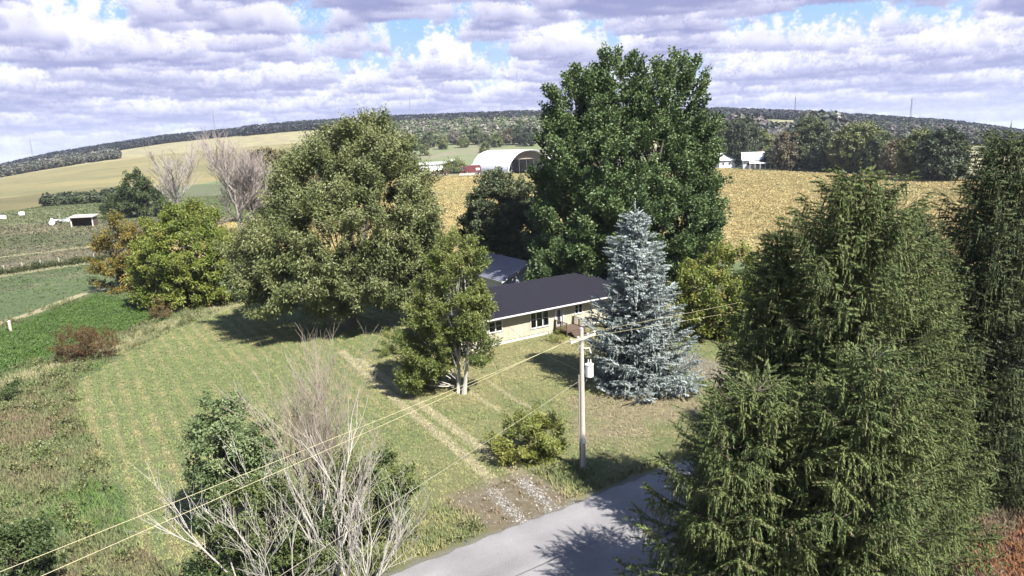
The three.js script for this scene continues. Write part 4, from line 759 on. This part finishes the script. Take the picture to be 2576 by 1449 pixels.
  part('scrap_post', bx(0.15, 3.2, 0.15, 0.3, 1.6, 0.4), GREYBARK, jp);
  [[252, 733, 705, 'white fence post at the end of the tan path'], [28, 838, 815, 'weathered fence post at the left end of the tan path']].forEach(([px, py, ty, lb]) => { const [x, z] = G(px, py), f = thing('fence_post', lb, 'post', [x, 0, z]); part('post', bx(0.22, 1.5, 0.18, 0, 0.65, 0), mat([0.4, 0.38, 0.34], 0.8), f); part('post_cap', new THREE.ConeGeometry(0.16, 0.12, 4).rotateY(0.78).translate(0, 1.46, 0), mat([0.6, 0.58, 0.53], 0.8), f); });

  const PW = mat([0.3, 0.27, 0.23], 0.9), ordinal = ['nearest the left edge', 'second from the left edge', 'third from the left edge', 'fourth from the left edge', 'fifth from the left edge', 'nearest the golden tree'];
  [[12, 688], [58, 681], [104, 674.5], [150, 668], [195, 662.5], [238, 657.5]].forEach(([px, py], i) => { const [x, z] = G(px, py), f = thing('pasture_post', 'grey post of the fence row across the pasture, ' + ordinal[i], 'post', [x, 0, z], 0, 'posts of the pasture fence row'); part('post', bx(0.16, 1.5, 0.16, 0, 0.65, 0), PW, f); part('post_top', new THREE.ConeGeometry(0.12, 0.1, 4).rotateY(0.78).translate(0, 1.45, 0), PW, f); });
  // masts on the horizon
  const mast = (px, r, h, lb) => {
    const az = Math.atan((px * S - 512) / F), x = Math.sin(az) * r, z = -Math.cos(az) * r, m = thing('radio_mast', lb, 'mast', [x, landH(x, z), z], 0, 'masts on the horizon'), w = [];
    for (const [a, b] of [[-1, -1], [1, -1], [1, 1], [-1, 1]]) tubePush(w, [V(a * 1.3, 0, b * 1.3), V(a * 0.35, h, b * 0.35)], [0.22, 0.18], 4);
    part('lattice', triGeo(w), mat([0.2, 0.2, 0.22], 0.6), m);
    for (let i = 1; i < 9; i++) { const k = lerp(1.3, 0.35, i / 9) * 2; part('brace', bx(k, 0.25, k, 0, h * i / 9, 0), mat([0.2, 0.2, 0.22], 0.6), m); }
    part('antenna', bx(0.3, h * 0.12, 0.3, 0, h * 1.06, 0), mat([0.4, 0.2, 0.2], 0.6), m);
  };
  mast(575, 1290, 42, 'radio mast above the far left woods, left of the pale tree'); mast(1055, 1290, 44, 'radio mast above the woods left of the tall maple'); mast(120, 1290, 36, 'radio mast nearest the left edge'); mast(2280, 1290, 40, 'radio mast nearest the right edge'); mast(1995, 1290, 34, 'pale mast above the woods over the farmhouse');
}
// ---------------------------------------------------------------- distant trees and woods
{
  const R = rng(101);
  const polar = (px, r) => { const az = Math.atan((px * S - 512) / F); return [Math.sin(az) * r, -Math.cos(az) * r]; };
  const PAL = [[[0.0582, 0.0801, 0.0303], [0.105, 0.128, 0.0516]], [[0.0943, 0.12, 0.0364], [0.146, 0.164, 0.0546]], [[0.124, 0.105, 0.0607], [0.161, 0.139, 0.0819]], [[0.0364, 0.0546, 0.0255], [0.0655, 0.0836, 0.0394]], [[0.146, 0.134, 0.109], [0.189, 0.175, 0.143]]];
  // [photo x, photo y of the foot, half width, top y, palette, label]
  const rowTrees = [
    [1985, 430, 34, 335, 2, 'brownish tree right of the porched farmhouse'], [2042, 428, 52, 302, 0, 'tallest dark green tree of the row behind the farm field'], [2085, 432, 38, 345, 3, 'narrow dark tree inside the row behind the farm field'], [2160, 434, 66, 318, 1, 'broad light green tree in the middle of the far row'], [2215, 438, 42, 345, 0, 'mid green tree right of the broad light green one'], [2262, 442, 36, 360, 2, 'thin brownish tree between greener ones in the far row'], [2318, 452, 48, 338, 1, 'yellow topped tree near the right end of the far row'], [2372, 458, 56, 332, 3, 'dark dense tree ending the far row on the right'],
    [1870, 420, 44, 300, 3, 'dark tree rising behind the white roofs'], [1835, 420, 46, 310, 0, 'green tree partly hidden by the tall maple, near the white roofs'], [1922, 408, 26, 335, 1, 'small yellow green tree behind the porched farmhouse'], [1948, 424, 22, 375, 3, 'low dark tree beside the porched farmhouse'],
    [1145, 436, 26, 408, 1, 'round bush in front of the arched barn'],
  ];
  rowTrees.forEach(([px, py, hw, ty, p, lb], i) => {
    const mid = (py + ty) / 2, hh = (py - ty) / 2;
    broadleaf('field_tree', lb, 'tree', [px, py], [[px, ty + hh * 0.55, hw * 0.72, hh * 0.5], [px - hw * 0.4, mid + hh * 0.1, hw * 0.6, hh * 0.55], [px + hw * 0.4, mid + hh * 0.15, hw * 0.6, hh * 0.55], [px, mid + hh * 0.4, hw * 0.8, hh * 0.5]], { seed: 200 + i, colors: PAL[p], trunk: 0.4, per: 4, q: 1.1, spray: SPRAY.big, dens: 0.65, group: 'trees round the far farm' });
  });
  const mids = [[1062, 690, 12, 1], [1095, 715, 14, 0], [1128, 690, 11, 1], [1160, 740, 15, 4], [1180, 700, 10, 1], [1210, 730, 16, 0], [1238, 710, 11, 0], [1262, 690, 12, 1], [1290, 710, 15, 2], [1318, 710, 17, 3], [1345, 690, 18, 3], [1105, 780, 14, 4], [1250, 810, 15, 4], [1320, 830, 16, 0], [1085, 630, 8, 1], [1232, 635, 7, 1]];
  mids.forEach(([px, r, h, p], i) => {
    const [x, z] = polar(px, r), y0 = landH(x, z), k = r / F * 1.02 / S, base = (EYE - y0), d = 1;
    const horizonY = (() => { const az = Math.atan((px * S - 512) / F), dd = [Math.tan(az), (y0 + h / 2 - EYE) / (r * Math.cos(az)), -1]; const yv = dd[1] * cP + sP, zv = cP - dd[1] * sP, X = dd[0] / zv, Y = yv / zv; return [512 + F * (X * cR - Y * sR), 288 - F * (X * sR + Y * cR)].map((v) => v / S); })();
    const [cx, cy] = horizonY, hw = h * 0.42 / (r / F * S), hh = h * 0.5 / (r / F * S);
    broadleaf('hillside_tree', ['young', 'bushy', 'grey', 'leafy'][i % 4] + ' tree on the slope above the farm, ' + ['first', 'second', 'third', 'fourth', 'fifth', 'sixth', 'seventh', 'eighth', 'ninth', 'tenth', 'eleventh', 'twelfth', 'thirteenth', 'fourteenth', 'fifteenth', 'sixteenth'][mids.map((m, j) => [m[0], j]).sort((a, b) => a[0] - b[0]).findIndex(([, j]) => j === i)] + ' from the left', 'tree', [[x, z]], [[cx, cy - hh * 0.25, hw * 0.7, hh * 0.7], [cx - hw * 0.35, cy + hh * 0.2, hw * 0.6, hh * 0.6], [cx + hw * 0.35, cy + hh * 0.25, hw * 0.6, hh * 0.6]], { seed: 300 + i, y0, colors: PAL[p], trunk: 0.25, per: 4, q: 1.2, spray: SPRAY.big, dens: 0.6, group: 'trees on the slope above the farm' });
  });
  // woods that read as one mass
  const TREE = (() => {                                   // a rounded crown of leaf clumps, one unit tall, lumpy in outline
    const q = rng(71), out = [], lobes = [[0, 0.62, 0, 0.34], [0.2, 0.48, 0.08, 0.26], [-0.2, 0.5, -0.06, 0.27], [0.03, 0.45, -0.22, 0.25], [-0.04, 0.42, 0.22, 0.26], [0, 0.25, 0, 0.25]];
    for (const [lx, ly, lz, lr] of lobes) for (let i = 0; i < 60; i++) {
      const d = V(q() - 0.5, q() - 0.5, q() - 0.5).normalize(), rad = lr * (0.75 + 0.3 * q()), c = V(lx, ly, lz).addScaledVector(d, rad), n = d.clone().add(V(q() - 0.5, q() * 0.8, q() - 0.5)).normalize(), a = V(0, 1, 0.01).cross(n).normalize(), b = V(0, 0, 0).crossVectors(n, a), k = 0.075 + 0.05 * q();
      const p = (u, v, w) => { const o = c.clone().addScaledVector(a, u * k).addScaledVector(b, v * k).addScaledVector(n, w * k); return [o.x, Math.max(0, o.y), o.z]; };
      out.push(...p(-1, 0, -0.2), ...p(0.2, -0.9, 0.1), ...p(1, 0.1, -0.2), ...p(-1, 0, -0.2), ...p(1, 0.1, -0.2), ...p(0, 1, 0.05));
    }
    return triGeo(out);
  })();
  const wood = (name, label, list, pick) => { const cp = new Copies(); for (const [px0, px1, r0, r1, n, h0, h1] of list) for (let i = 0; i < n; i++) { const r = r0 + (r1 - r0) * R(), [x, z] = polar(lerp(px0, px1, R()), r), h = lerp(h0, h1, R()); cp.add(x, landH(x, z) - 0.5, z, 0, 1, 0, R() * 6.28, h * (0.7 + 0.4 * R()), h, pick(R, px0)); } stuff(name, label, 'woods', cp, TREE, LEAF); };
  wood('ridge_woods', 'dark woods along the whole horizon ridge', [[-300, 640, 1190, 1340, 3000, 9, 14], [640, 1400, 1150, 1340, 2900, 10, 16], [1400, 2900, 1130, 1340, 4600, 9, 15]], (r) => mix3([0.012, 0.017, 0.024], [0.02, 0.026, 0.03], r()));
  wood('left_woods', 'greyer strip of woods at the far left below the ridge', [[-300, 330, 900, 960, 520, 7, 13]], (r) => mix3([0.0459, 0.0558, 0.0394], [0.105, 0.105, 0.0853], r()));
  wood('slope_woods', 'mixed green and grey woods on the slope behind the farm', [[980, 1480, 760, 1030, 900, 9, 16]], (r) => (r() < 0.25 ? mix3([0.144, 0.134, 0.112], [0.195, 0.18, 0.153], r()) : mix3([0.0541, 0.0758, 0.0343], [0.116, 0.134, 0.0623], r())));
  wood('right_woods', 'grey and green woods behind the farmhouse on the right', [[1780, 2130, 520, 760, 420, 13, 20], [2060, 2760, 700, 740, 240, 8, 14], [2000, 2760, 930, 990, 420, 8, 14], [2030, 2112, 640, 700, 16, 24, 31], [1830, 1930, 640, 720, 14, 22, 29]], (r) => (r() < 0.25 ? mix3([0.0738, 0.0664, 0.0689], [0.104, 0.0938, 0.0938], r()) : mix3([0.0246, 0.0344, 0.0221], [0.0542, 0.064, 0.0394], r())));
  { const cp = new Copies(); for (let i = 0; i < 900; i++) { const k = Math.floor(R() * 5), f = R(), [ax, az] = FENCEL[k], [cx, cz] = FENCEL[k + 1], s = 0.6 + 1.1 * R() * (0.5 + Math.max(0, pn(f * 6 + k * 9, 2, 5)) * 2.5); cp.add(lerp(ax, cx, f) + (R() - 0.5) * 1.8, 0, lerp(az, cz, f) + (R() - 0.5) * 1.8, (R() - 0.5) * 0.4, 1, (R() - 0.5) * 0.4, R() * 6.28, s * 1.6, s * 2, mix3([0.0369, 0.0574, 0.0205], [0.0902, 0.0902, 0.0369], R())); } stuff('fence_row_weeds', 'dark weeds along the fence row across the pasture', 'weeds', cp, SPRAY.small, LEAF); }
  wood('hedgerow', 'low dark hedgerow between pasture and left field', [[130, 275, 325, 335, 70, 3, 6], [275, 380, 330, 345, 50, 3, 6]], (r) => mix3([0.0197, 0.0328, 0.0131], [0.0459, 0.059, 0.023], r()));
}

renderer.render(scene, camera);
